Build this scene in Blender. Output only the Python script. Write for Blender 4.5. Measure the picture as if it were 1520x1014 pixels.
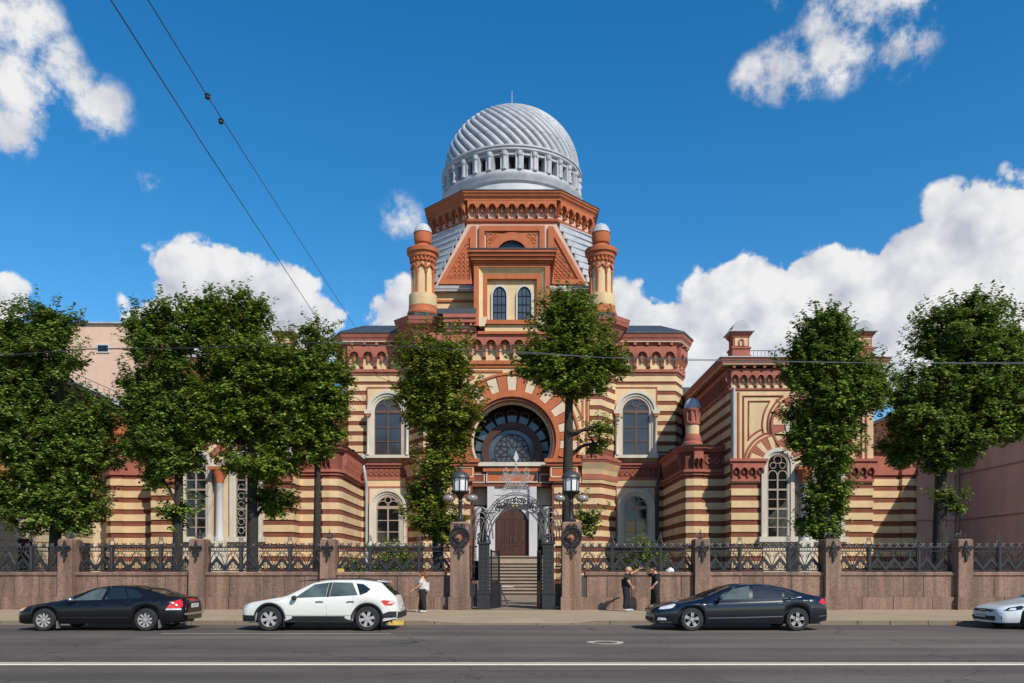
import bpy, math, random
import numpy as np
from mathutils import Vector, Matrix

# ------------------------------------------------------------------ clear
for o in list(bpy.data.objects):
    bpy.data.objects.remove(o)
scene = bpy.context.scene
COL = scene.collection
R = math.radians
PI = math.pi

# ------------------------------------------------------------------ camera
# a pixel of the 1520x1014 photograph gives a direction; F is the focal length in pixels
F, CX, CY, EYE = 1200.0, 760.0, 847.0, 1.62
def PX(px, D): return (px - CX) * D / F
def PZ(py, D): return EYE + (CY - py) * D / F
cam_data = bpy.data.cameras.new('camera')
cam = bpy.data.objects.new('camera', cam_data)
COL.objects.link(cam)
cam.location = (0, 0, EYE)
cam.rotation_euler = (R(90), 0, 0)
cam_data.sensor_width = 36.0
cam_data.lens = F / 1520.0 * 36.0
cam_data.shift_y = (CY - 507.0) / 1520.0
cam_data.clip_start = 0.1
cam_data.clip_end = 20000
scene.camera = cam

# ------------------------------------------------------------------ sun, sky
SUN = Vector((0.75, -1.10, 1.22)).normalized()          # towards the sun
sun_el = math.asin(SUN.z)
sun_rot = math.atan2(SUN.x, SUN.y)
sl = bpy.data.lights.new('sun', 'SUN')
sl.energy = 4.9
sl.angle = R(0.5)
sl.color = (1.0, 0.94, 0.84)
so = bpy.data.objects.new('sun', sl)
COL.objects.link(so)
so.location = (30, -40, 60)
so.rotation_euler = SUN.to_track_quat('Z', 'Y').to_euler()

world = bpy.data.worlds.new('World')
scene.world = world
world.use_nodes = True
NT = world.node_tree
NT.nodes.clear()
def WN(t, **k):
    n = NT.nodes.new(t)
    for a, b in k.items():
        setattr(n, a, b)
    return n
def wl(a, b): NT.links.new(a, b)
def wmath(op, a, b=None, clamp=False):
    n = WN('ShaderNodeMath', operation=op); n.use_clamp = clamp
    for i, v in enumerate((a, b)):
        if v is None: continue
        if isinstance(v, (int, float)): n.inputs[i].default_value = v
        else: wl(v, n.inputs[i])
    return n.outputs[0]
sky = WN('ShaderNodeTexSky')
sky.sky_type = 'NISHITA'
sky.sun_disc = False
sky.sun_elevation = sun_el
sky.sun_rotation = sun_rot
sky.altitude = 0
sky.air_density = 1.0
sky.dust_density = 0.3
sky.ozone_density = 2.5
hs = WN('ShaderNodeHueSaturation')
hs.inputs['Saturation'].default_value = 1.40
hs.inputs['Value'].default_value = 1.04
hs.inputs['Hue'].default_value = 0.496
wl(sky.outputs[0], hs.inputs['Color'])
# cumulus: soft direction blobs broken up by fractal noise
tc = WN('ShaderNodeTexCoord')
dirn = WN('ShaderNodeVectorMath', operation='NORMALIZE'); wl(tc.outputs['Generated'], dirn.inputs[0])
def pxdir(px, py): return Vector(((px - CX) / F, 1.0, (CY - py) / F)).normalized()
blobs = [  # px, py, radius in px, weight
    (270, 425, 62, 1.1), (330, 440, 78, 1.2), (400, 460, 80, 1.2), (455, 490, 62, 1.1), (240, 480, 60, 1.0), (350, 520, 110, 1.1),
    (600, 470, 55, 1.0), (590, 520, 70, 1.0), (5, 445, 40, 1.0),
    (935, 465, 48, 1.05), (985, 500, 60, 1.0), (1060, 470, 70, 1.1), (1130, 450, 75, 1.2), (1210, 430, 70, 1.2), (1290, 425, 70, 1.1),
    (1350, 405, 75, 1.2), (1430, 375, 90, 1.3), (1510, 340, 70, 1.3), (1600, 330, 120, 1.3), (1180, 540, 120, 1.1), (1400, 500, 150, 1.15), (1050, 560, 90, 1.0), (1280, 520, 100, 1.1),
    (1300, 5, 85, 0.95), (1240, 60, 70, 0.8), (1170, 100, 55, 0.72), (1340, 60, 55, 0.72), (1120, 118, 40, 0.6),
    (10, 40, 75, 1.05), (25, 110, 75, 0.95), (70, 95, 55, 0.78), (20, 190, 45, 0.75), (150, 165, 50, 0.62), (110, 120, 40, 0.6),
    (592, 322, 42, 0.44), (220, 265, 25, 0.52), (1150, 0, 30, 0.5)]
WISP = [b for b in blobs if b[1] < 330 and not (b[0] > 1400)]
blobs = [b for b in blobs if b not in WISP]
def bias_field(vec, blobs):
    acc = None
    for (x, y, r, w) in blobs:
        c = pxdir(x, y); k = 1.0 / math.sqrt(1 + ((x - CX) / F) ** 2 + ((CY - y) / F) ** 2)
        d = WN('ShaderNodeVectorMath', operation='DISTANCE'); wl(vec, d.inputs[0]); d.inputs[1].default_value = c
        m = WN('ShaderNodeMapRange'); m.interpolation_type = 'SMOOTHSTEP'
        wl(d.outputs['Value'], m.inputs['Value'])
        m.inputs['From Min'].default_value = 0.0
        m.inputs['From Max'].default_value = 1.55 * r / F * k
        m.inputs['To Min'].default_value = w
        m.inputs['To Max'].default_value = 0.0
        acc = m.outputs[0] if acc is None else wmath('MAXIMUM', acc, m.outputs[0])
    return acc
def fbm(vec, scale, detail, rough, off=(0, 0, 0)):
    mp = WN('ShaderNodeMapping'); wl(vec, mp.inputs['Vector']); mp.inputs['Location'].default_value = off
    n = WN('ShaderNodeTexNoise'); n.inputs['Scale'].default_value = scale
    n.inputs['Detail'].default_value = detail; n.inputs['Roughness'].default_value = rough
    wl(mp.outputs[0], n.inputs['Vector'])
    return n.outputs[0]
def billow(vec):                      # rounded cauliflower heads plus finer wisps
    warp = fbm(vec, 30.0, 3, 0.55)
    wv = WN('ShaderNodeVectorMath', operation='MULTIPLY_ADD'); wl(warp, wv.inputs[0]); wv.inputs[1].default_value = (.03, .03, .03); wl(vec, wv.inputs[2])
    v = WN('ShaderNodeTexVoronoi'); v.feature = 'F1'; v.inputs['Scale'].default_value = 24.0
    v.inputs['Detail'].default_value = 1.0; v.inputs['Roughness'].default_value = 0.45
    wl(wv.outputs[0], v.inputs['Vector'])
    a = wmath('MULTIPLY', wmath('SUBTRACT', 0.42, v.outputs['Distance']), 0.55)
    f = wmath('MULTIPLY', wmath('SUBTRACT', fbm(vec, 13.0, 7, 0.62), 0.5), 1.5)
    return wmath('ADD', a, f)
def density(vec):
    b = bias_field(vec, blobs)
    far = fbm(vec, 2.6, 2, 0.5, (3.1, 7.7, 1.3))                       # scattered clouds all round the sky
    far = wmath('MULTIPLY', wmath('SUBTRACT', far, 0.62), 5.0)
    b = wmath('MAXIMUM', b, wmath('MINIMUM', far, 0.9))
    n = billow(vec)
    return wmath('ADD', b, wmath('MULTIPLY', n, wmath('MULTIPLY', b, 3.0, True))), n
dens, nz = density(dirn.outputs[0])
mask = WN('ShaderNodeMapRange'); mask.interpolation_type = 'SMOOTHSTEP'
wl(dens, mask.inputs['Value'])
mask.inputs['From Min'].default_value = 0.15; mask.inputs['From Max'].default_value = 0.34
bw = bias_field(dirn.outputs[0], WISP)                                # thin feathered clouds
nw = wmath('MULTIPLY', wmath('SUBTRACT', fbm(dirn.outputs[0], 11.0, 9, 0.66, (1.7, 4.1, 0.6)), 0.5), 3.4)
dw_ = wmath('ADD', bw, wmath('MULTIPLY', nw, wmath('MULTIPLY', bw, 2.2, True)))
mw = WN('ShaderNodeMapRange'); mw.interpolation_type = 'SMOOTHSTEP'; wl(dw_, mw.inputs['Value']); mw.inputs['From Min'].default_value = 0.20; mw.inputs['From Max'].default_value = 0.80
allmask = wmath('MAXIMUM', mask.outputs[0], mw.outputs[0])
offv = WN('ShaderNodeVectorMath', operation='ADD'); wl(dirn.outputs[0], offv.inputs[0]); offv.inputs[1].default_value = (0.018, 0, 0.028)
off_b = billow(offv.outputs[0])
big = fbm(dirn.outputs[0], 7.0, 3, 0.5, (5, 2, 9))
shade = wmath('SUBTRACT', nz, off_b)
shade = wmath('ADD', wmath('MULTIPLY', shade, 0.85), wmath('ADD', 0.62, wmath('MULTIPLY', wmath('SUBTRACT', big, 0.5), 1.1)), True)
cr = WN('ShaderNodeValToRGB')
cr.color_ramp.elements[0].position = 0.15; cr.color_ramp.elements[0].color = (3.5, 3.65, 4.15, 1)
cr.color_ramp.elements[1].position = 0.85; cr.color_ramp.elements[1].color = (6.0, 5.95, 5.85, 1)
wl(shade, cr.inputs[0])
mixc = WN('ShaderNodeMix', data_type='RGBA')
wl(wmath('MULTIPLY', allmask, 0.96), mixc.inputs[0]); wl(hs.outputs[0], mixc.inputs[6]); wl(cr.outputs[0], mixc.inputs[7])
bg = WN('ShaderNodeBackground'); bg.inputs['Strength'].default_value = 0.15
wout = WN('ShaderNodeOutputWorld')
wl(mixc.outputs[2], bg.inputs['Color']); wl(bg.outputs[0], wout.inputs['Surface'])

world.cycles.sampling_method = 'MANUAL'; world.cycles.sample_map_resolution = 256
scene.view_settings.view_transform = 'Standard'
scene.view_settings.look = 'None'
scene.view_settings.gamma = 1.0
scene.view_settings.exposure = 0.0
scene.view_settings.use_curve_mapping = False

# ------------------------------------------------------------------ materials
MATS = {}
def material(name, col, rough=0.8, metal=0.0, var=0.12, scale=1.5, bump=0.0, bscale=40.0, spec=0.4, streak=0.0, fine=0.0, fscale=60.0, coat=0.0):
    m = bpy.data.materials.new(name); m.use_nodes = True
    nt = m.node_tree; N = nt.nodes; L = nt.links
    p = N['Principled BSDF']
    p.inputs['Roughness'].default_value = rough
    p.inputs['Metallic'].default_value = metal
    p.inputs['Specular IOR Level'].default_value = spec
    if coat:
        p.inputs['Coat Weight'].default_value = coat; p.inputs['Coat Roughness'].default_value = 0.03
    g = N.new('ShaderNodeNewGeometry')
    cur = None
    base = N.new('ShaderNodeRGB'); base.outputs[0].default_value = (*col, 1)
    cur = base.outputs[0]
    def modulate(cur, fac_out, lo, hi):
        mr = N.new('ShaderNodeMapRange'); L.new(fac_out, mr.inputs[0])
        mr.inputs[1].default_value = 0.28; mr.inputs[2].default_value = 0.72
        mr.inputs[3].default_value = lo; mr.inputs[4].default_value = hi
        v = N.new('ShaderNodeVectorMath'); v.operation = 'SCALE'
        L.new(cur, v.inputs[0]); L.new(mr.outputs[0], v.inputs['Scale'])
        return v.outputs[0]
    if var:
        n = N.new('ShaderNodeTexNoise'); n.inputs['Scale'].default_value = scale; n.inputs['Detail'].default_value = 6
        n.inputs['Roughness'].default_value = 0.62
        L.new(g.outputs['Position'], n.inputs['Vector'])
        cur = modulate(cur, n.outputs[0], 1 - var, 1 + var)
    if streak:
        mp = N.new('ShaderNodeMapping'); mp.inputs['Scale'].default_value = (0.9, 0.9, 0.22)
        L.new(g.outputs['Position'], mp.inputs['Vector'])
        n = N.new('ShaderNodeTexNoise'); n.inputs['Scale'].default_value = 1.6; n.inputs['Detail'].default_value = 5
        L.new(mp.outputs[0], n.inputs['Vector'])
        cur = modulate(cur, n.outputs[0], 1 - streak, 1 + 0.35 * streak)
    if fine:
        n = N.new('ShaderNodeTexNoise'); n.inputs['Scale'].default_value = fscale; n.inputs['Detail'].default_value = 3
        L.new(g.outputs['Position'], n.inputs['Vector'])
        cur = modulate(cur, n.outputs[0], 1 - fine, 1 + fine)
    L.new(cur, p.inputs['Base Color'])
    if bump:
        n = N.new('ShaderNodeTexNoise'); n.inputs['Scale'].default_value = bscale; n.inputs['Detail'].default_value = 4
        L.new(g.outputs['Position'], n.inputs['Vector'])
        b = N.new('ShaderNodeBump'); b.inputs['Strength'].default_value = bump; b.inputs['Distance'].default_value = 0.03
        L.new(n.outputs[0], b.inputs['Height']); L.new(b.outputs[0], p.inputs['Normal'])
    MATS[name] = m
    return m
M = MATS
material('cream', (0.655, 0.475, 0.265), 0.9, var=0.12, scale=1.1, bump=0.3, streak=0.15, fine=0.07)
material('cream_pale', (0.62, 0.49, 0.34), 0.9, var=0.08, bump=0.2, streak=0.12)
material('brick_red', (0.205, 0.062, 0.036), 0.9, var=0.2, bump=0.3, streak=0.22, fine=0.1)
material('terracotta', (0.43, 0.125, 0.050), 0.88, var=0.13, scale=2.0, bump=0.3, bscale=18, streak=0.14, fine=0.08)
material('terracotta_pink', (0.36, 0.118, 0.078), 0.88, var=0.14, scale=2.0, bump=0.3, bscale=18, streak=0.14, fine=0.08)
material('pink_plaster', (0.58, 0.40, 0.31), 0.9, var=0.08, bump=0.2, streak=0.1)
material('white_stone', (0.56, 0.51, 0.42), 0.85, var=0.08, bump=0.15, streak=0.14)
material('white_paint', (0.50, 0.49, 0.485), 0.7, var=0.06, streak=0.08)
material('zinc', (0.405, 0.41, 0.425), 0.55, metal=0.0, var=0.16, scale=1.4, bump=0.12, bscale=12, streak=0.15)
material('roof_dark', (0.055, 0.062, 0.072), 0.5, metal=0.2, var=0.2, scale=2)
material('wood_brown', (0.060, 0.022, 0.014), 0.55, var=0.2, scale=3, bump=0.1)
material('frame_brown', (0.12, 0.058, 0.038), 0.6, var=0.15)
material('frame_light', (0.34, 0.26, 0.20), 0.6, var=0.15)
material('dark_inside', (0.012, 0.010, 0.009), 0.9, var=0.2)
material('iron', (0.030, 0.030, 0.033), 0.45, metal=0.35, var=0.25, scale=8, bump=0.3, bscale=70, spec=0.5)
material('iron_light', (0.12, 0.118, 0.115), 0.45, metal=0.3, var=0.2, scale=8)
material('iron_star', (0.50, 0.49, 0.48), 0.45, metal=0.2, var=0.1)
material('iron_grey', (0.085, 0.085, 0.088), 0.42, metal=0.5, var=0.25, scale=8, bump=0.2, bscale=60)
material('pipe_grey', (0.42, 0.44, 0.47), 0.45, metal=0.3, var=0.1)
material('pipe_dark', (0.075, 0.065, 0.062), 0.5, metal=0.2, var=0.1)
material('kerbstone', (0.175, 0.135, 0.092), 0.9, var=0.15, scale=2, bump=0.3, fine=0.15)
material('kerb_yellow', (0.52, 0.38, 0.08), 0.9, var=0.3, scale=9, bump=0.3, fine=0.2)
material('step_stone', (0.33, 0.26, 0.19), 0.85, var=0.12, bump=0.2, fine=0.1)
material('yard', (0.22, 0.165, 0.125), 0.9, var=0.2, scale=0.8, bump=0.2, fine=0.12)
material('soil', (0.10, 0.085, 0.055), 0.95, var=0.3, scale=1.2, bump=0.4)
material('paint_line', (0.80, 0.72, 0.54), 0.75, var=0.12, scale=5, fine=0.12, fscale=30)
material('bark', (0.034, 0.027, 0.022), 0.95, var=0.35, scale=6, bump=0.8, bscale=20)
material('step_riser', (0.17, 0.13, 0.095), 0.9, var=0.2, bump=0.2, fine=0.12)
material('lamp_glass', (0.62, 0.60, 0.60), 0.15, var=0.08, spec=0.6)
material('globe_glass', (0.24, 0.21, 0.19), 0.12, var=0.1, spec=0.7)
material('gold', (0.75, 0.45, 0.05), 0.4, var=0.0)
material('skin', (0.56, 0.27, 0.165), 0.6, var=0.08, scale=20)
material('cloth_black', (0.012, 0.012, 0.014), 0.85, var=0.3, scale=12, bump=0.4, bscale=25)
material('cloth_grey', (0.16, 0.155, 0.15), 0.85, var=0.2, scale=14, bump=0.4, bscale=25)
material('cloth_white', (0.50, 0.48, 0.46), 0.85, var=0.3, scale=30, bump=0.4, bscale=25)
material('hair_brown', (0.14, 0.045, 0.016), 0.5, var=0.4, scale=40)
material('hair_black', (0.012, 0.010, 0.009), 0.5, var=0.3, scale=40)
material('shoe_white', (0.55, 0.54, 0.52), 0.6, var=0.1)
material('shoe_dark', (0.05, 0.05, 0.06), 0.6, var=0.1)
material('bag_white', (0.62, 0.63, 0.66), 0.35, var=0.1, scale=20, bump=0.6, bscale=18)
material('plaster_orange', (0.55, 0.26, 0.09), 0.9, var=0.12, scale=0.7, streak=0.15)
material('plaster_beige', (0.58, 0.47, 0.30), 0.9, var=0.1, scale=0.7, streak=0.15)
material('plaster_far', (0.62, 0.42, 0.31), 0.9, var=0.06, scale=0.4, streak=0.08)
material('plaster_firewall', (0.84, 0.47, 0.32), 0.92, var=0.10, scale=0.35, bump=0.2, streak=0.14)
material('fire_trim', (0.46, 0.24, 0.18), 0.9, var=0.1)
material('wire', (0.03, 0.03, 0.035), 0.5, var=0.0)
material('wire_light', (0.16, 0.165, 0.18), 0.4, var=0.0, metal=0.4)
material('manhole', (0.12, 0.11, 0.10), 0.6, metal=0.4, var=0.3, scale=12, bump=0.6, bscale=40)
material('patch_pale', (0.42, 0.37, 0.29), 0.9, var=0.15, scale=6, fine=0.15)
# cars
material('paint_black', (0.005, 0.005, 0.006), 0.3, var=0.0, coat=0.45, spec=0.3)
material('paint_navy', (0.006, 0.008, 0.014), 0.25, var=0.0, coat=0.7, spec=0.4, metal=0.1)
material('paint_white', (0.66, 0.64, 0.58), 0.4, var=0.03, coat=0.7, spec=0.5)
material('paint_pearl', (0.62, 0.63, 0.65), 0.35, var=0.03, coat=0.8, spec=0.5)
material('plastic_black', (0.018, 0.018, 0.018), 0.6, var=0.15, scale=10)
material('rubber', (0.022, 0.021, 0.020), 0.85, var=0.2, scale=12)
material('chrome', (0.62, 0.62, 0.62), 0.18, metal=0.95, var=0.0)
material('alloy', (0.44, 0.425, 0.41), 0.3, metal=0.25, var=0.05)
material('car_glass', (0.012, 0.016, 0.018), 0.04, var=0.0, spec=0.9)
material('car_glass_clear', (0.075, 0.095, 0.085), 0.04, var=0.5, scale=2.2, spec=0.9)
material('lamp_red', (0.55, 0.015, 0.012), 0.12, var=0.1, scale=15, spec=0.8)
material('lamp_clear', (0.55, 0.57, 0.60), 0.08, var=0.3, scale=18, spec=0.9)
material('lamp_orange', (0.75, 0.20, 0.02), 0.15, var=0.1, spec=0.8)
material('plate', (0.62, 0.62, 0.60), 0.5, var=0.05)

def glass(name, col, rough=0.05):
    m = material(name, col, rough, var=0.35, scale=0.9, spec=0.6)
    return m
glass('glass_grey', (0.040, 0.043, 0.050), 0.06)
glass('glass_dark', (0.010, 0.011, 0.012), 0.05)
glass('glass_blue', (0.055, 0.072, 0.092), 0.10)

def granite(name, base, stain=0.0):
    m = bpy.data.materials.new(name); m.use_nodes = True
    N = m.node_tree.nodes; L = m.node_tree.links; p = N['Principled BSDF']
    p.inputs['Roughness'].default_value = 0.75
    g = N.new('ShaderNodeNewGeometry')
    n1 = N.new('ShaderNodeTexNoise'); n1.inputs['Scale'].default_value = 16; n1.inputs['Detail'].default_value = 6; n1.inputs['Roughness'].default_value = 0.75
    L.new(g.outputs['Position'], n1.inputs['Vector'])
    r = N.new('ShaderNodeValToRGB'); e = r.color_ramp.elements
    b = Vector(base)
    e[0].position = 0.34; e[0].color = (*(b * 0.52), 1)
    e[1].position = 0.70; e[1].color = (*(b * 1.4), 1)
    k = e.new(0.5); k.color = (*b, 1)
    L.new(n1.outputs[0], r.inputs[0])
    v = N.new('ShaderNodeTexVoronoi'); v.inputs['Scale'].default_value = 6.5; L.new(g.outputs['Position'], v.inputs['Vector'])
    lt = N.new('ShaderNodeMath'); lt.operation = 'LESS_THAN'; lt.inputs[1].default_value = 0.075; L.new(v.outputs['Distance'], lt.inputs[0])
    mx = N.new('ShaderNodeMix'); mx.data_type = 'RGBA'; mx.inputs[7].default_value = (0.5, 0.43, 0.36, 1)
    half = N.new('ShaderNodeMath'); half.operation = 'MULTIPLY'; half.inputs[1].default_value = 0.6; L.new(lt.outputs[0], half.inputs[0])
    L.new(half.outputs[0], mx.inputs[0]); L.new(r.outputs[0], mx.inputs[6])
    mp = N.new('ShaderNodeMapping'); mp.inputs['Scale'].default_value = (3.0, 3.0, 0.25); L.new(g.outputs['Position'], mp.inputs['Vector'])
    n2 = N.new('ShaderNodeTexNoise'); n2.inputs['Scale'].default_value = 1.3; n2.inputs['Detail'].default_value = 5; L.new(mp.outputs[0], n2.inputs['Vector'])
    mr = N.new('ShaderNodeMapRange'); L.new(n2.outputs[0], mr.inputs[0])
    mr.inputs[1].default_value = 0.35; mr.inputs[2].default_value = 0.62; mr.inputs[3].default_value = 0.62; mr.inputs[4].default_value = 1.08
    sc = N.new('ShaderNodeVectorMath'); sc.operation = 'SCALE'; L.new(mx.outputs[2], sc.inputs[0]); L.new(mr.outputs[0], sc.inputs['Scale'])
    oi = N.new('ShaderNodeObjectInfo'); om_ = N.new('ShaderNodeMapRange'); L.new(oi.outputs['Random'], om_.inputs[0]); om_.inputs[3].default_value = 0.82; om_.inputs[4].default_value = 1.16
    s2 = N.new('ShaderNodeVectorMath'); s2.operation = 'SCALE'; L.new(sc.outputs[0], s2.inputs[0]); L.new(om_.outputs[0], s2.inputs['Scale'])
    out = s2.outputs[0]
    if stain:
        sx = N.new('ShaderNodeSeparateXYZ'); L.new(g.outputs['Position'], sx.inputs[0])
        d = N.new('ShaderNodeMath'); d.operation = 'SUBTRACT'; d.inputs[1].default_value = stain; L.new(sx.outputs[0], d.inputs[0])
        a = N.new('ShaderNodeMath'); a.operation = 'ABSOLUTE'; L.new(d.outputs[0], a.inputs[0])
        ad = N.new('ShaderNodeMath'); ad.operation = 'MULTIPLY_ADD'; L.new(n1.outputs[0], ad.inputs[0]); ad.inputs[1].default_value = 0.16; L.new(a.outputs[0], ad.inputs[2])
        m2 = N.new('ShaderNodeMapRange'); L.new(ad.outputs[0], m2.inputs[0]); m2.inputs[1].default_value = 0.08; m2.inputs[2].default_value = 0.20
        m2.inputs[3].default_value = 0.75; m2.inputs[4].default_value = 0.0
        m3 = N.new('ShaderNodeMix'); m3.data_type = 'RGBA'; m3.inputs[7].default_value = (0.16, 0.075, 0.018, 1)
        L.new(m2.outputs[0], m3.inputs[0]); L.new(out, m3.inputs[6]); out = m3.outputs[2]
    L.new(out, p.inputs['Base Color'])
    bp = N.new('ShaderNodeBump'); bp.inputs['Strength'].default_value = 0.35; bp.inputs['Distance'].default_value = 0.02
    L.new(n1.outputs[0], bp.inputs['Height']); L.new(bp.outputs[0], p.inputs['Normal'])
    MATS[name] = m
granite('granite', (0.215, 0.128, 0.088))
granite('granite_rust', (0.235, 0.142, 0.10), stain=2.32)

def asphalt():
    m = bpy.data.materials.new('asphalt'); m.use_nodes = True
    N = m.node_tree.nodes; L = m.node_tree.links; p = N['Principled BSDF']
    p.inputs['Roughness'].default_value = 0.82
    g = N.new('ShaderNodeNewGeometry')
    a = N.new('ShaderNodeTexNoise'); a.inputs['Scale'].default_value = 22; a.inputs['Detail'].default_value = 4; a.inputs['Roughness'].default_value = 0.8
    L.new(g.outputs['Position'], a.inputs['Vector'])
    mp = N.new('ShaderNodeMapping'); mp.inputs['Scale'].default_value = (0.05, 0.8, 1); L.new(g.outputs['Position'], mp.inputs['Vector'])
    b = N.new('ShaderNodeTexNoise'); b.inputs['Scale'].default_value = 1.0; b.inputs['Detail'].default_value = 6; b.inputs['Roughness'].default_value = 0.65
    L.new(mp.outputs[0], b.inputs['Vector'])
    c = N.new('ShaderNodeTexNoise'); c.inputs['Scale'].default_value = 0.5; c.inputs['Detail'].default_value = 5
    L.new(g.outputs['Position'], c.inputs['Vector'])
    def mr(o, lo, hi):
        k = N.new('ShaderNodeMapRange'); L.new(o, k.inputs[0]); k.inputs[1].default_value = 0.3; k.inputs[2].default_value = 0.7
        k.inputs[3].default_value = lo; k.inputs[4].default_value = hi; return k.outputs[0]
    cur = N.new('ShaderNodeRGB'); cur.outputs[0].default_value = (0.098, 0.079, 0.063, 1); cur = cur.outputs[0]
    for f in (mr(a.outputs[0], 0.45, 1.6), mr(b.outputs[0], 0.55, 1.45), mr(c.outputs[0], 0.88, 1.12)):
        s = N.new('ShaderNodeVectorMath'); s.operation = 'SCALE'; L.new(cur, s.inputs[0]); L.new(f, s.inputs['Scale']); cur = s.outputs[0]
    # hairline cracks and darker repair patches
    wn = N.new('ShaderNodeTexNoise'); wn.inputs['Scale'].default_value = 1.6; wn.inputs['Detail'].default_value = 5; L.new(g.outputs['Position'], wn.inputs['Vector'])
    wa = N.new('ShaderNodeVectorMath'); wa.operation = 'MULTIPLY_ADD'; L.new(wn.outputs['Color'], wa.inputs[0]); wa.inputs[1].default_value = (.9, .9, 0); L.new(g.outputs['Position'], wa.inputs[2])
    vo = N.new('ShaderNodeTexVoronoi'); vo.feature = 'DISTANCE_TO_EDGE'; vo.inputs['Scale'].default_value = 0.22; L.new(wa.outputs[0], vo.inputs['Vector'])
    k = N.new('ShaderNodeMapRange'); L.new(vo.outputs['Distance'], k.inputs[0]); k.inputs[1].default_value = 0.0; k.inputs[2].default_value = 0.006; k.inputs[3].default_value = 0.45; k.inputs[4].default_value = 1.0
    v2 = N.new('ShaderNodeTexVoronoi'); v2.inputs['Scale'].default_value = 0.13; v2.distance = 'CHEBYCHEV'; mp2 = N.new('ShaderNodeMapping'); mp2.inputs['Scale'].default_value = (.7, 2.2, 1); L.new(g.outputs['Position'], mp2.inputs['Vector']); L.new(mp2.outputs[0], v2.inputs['Vector'])
    k2 = N.new('ShaderNodeMapRange'); sc_ = N.new('ShaderNodeSeparateColor'); L.new(v2.outputs['Color'], sc_.inputs[0]); L.new(sc_.outputs[0], k2.inputs[0]); k2.inputs[3].default_value = 0.74; k2.inputs[4].default_value = 1.20
    for f in (k.outputs[0], k2.outputs[0]):
        s = N.new('ShaderNodeVectorMath'); s.operation = 'SCALE'; L.new(cur, s.inputs[0]); L.new(f, s.inputs['Scale']); cur = s.outputs[0]
    L.new(cur, p.inputs['Base Color'])
    bp = N.new('ShaderNodeBump'); bp.inputs['Strength'].default_value = 0.6; bp.inputs['Distance'].default_value = 0.012
    L.new(a.outputs[0], bp.inputs['Height']); L.new(bp.outputs[0], p.inputs['Normal'])
    MATS['asphalt'] = m
asphalt()
material('sidewalk', (0.34, 0.255, 0.160), 0.9, var=0.12, scale=0.7, bump=0.3, bscale=60, fine=0.16, fscale=45)
material('ground_far', (0.14, 0.12, 0.10), 0.95, var=0.2, scale=0.2)

def leafmat(name, dark, light, yellow, yfrac):
    m = bpy.data.materials.new(name); m.use_nodes = True
    N = m.node_tree.nodes; L = m.node_tree.links; p = N['Principled BSDF']
    p.inputs['Roughness'].default_value = 0.50; p.inputs['Specular IOR Level'].default_value = 0.35
    at = N.new('ShaderNodeAttribute'); at.attribute_name = 'leafrand'
    r = N.new('ShaderNodeValToRGB'); e = r.color_ramp.elements
    e[0].position = 0.0; e[0].color = (*dark, 1)
    e[1].position = 1 - yfrac; e[1].color = (*light, 1)
    k = e.new(1.0); k.color = (*yellow, 1)
    L.new(at.outputs['Fac'], r.inputs[0]); L.new(r.outputs[0], p.inputs['Base Color'])
    t = N.new('ShaderNodeBsdfTranslucent'); L.new(r.outputs[0], t.inputs['Color'])
    mx = N.new('ShaderNodeMixShader'); mx.inputs[0].default_value = 0.30
    L.new(p.outputs[0], mx.inputs[1]); L.new(t.outputs[0], mx.inputs[2])
    L.new(mx.outputs[0], N['Material Output'].inputs['Surface'])
    MATS[name] = m
leafmat('leaf_a', (0.065, 0.110, 0.014), (0.250, 0.335, 0.046), (0.38, 0.38, 0.05), 0.10)
leafmat('leaf_b', (0.060, 0.108, 0.018), (0.235, 0.325, 0.056), (0.32, 0.34, 0.06), 0.08)
leafmat('leaf_c', (0.070, 0.105, 0.014), (0.250, 0.310, 0.040), (0.46, 0.33, 0.04), 0.20)

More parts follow.
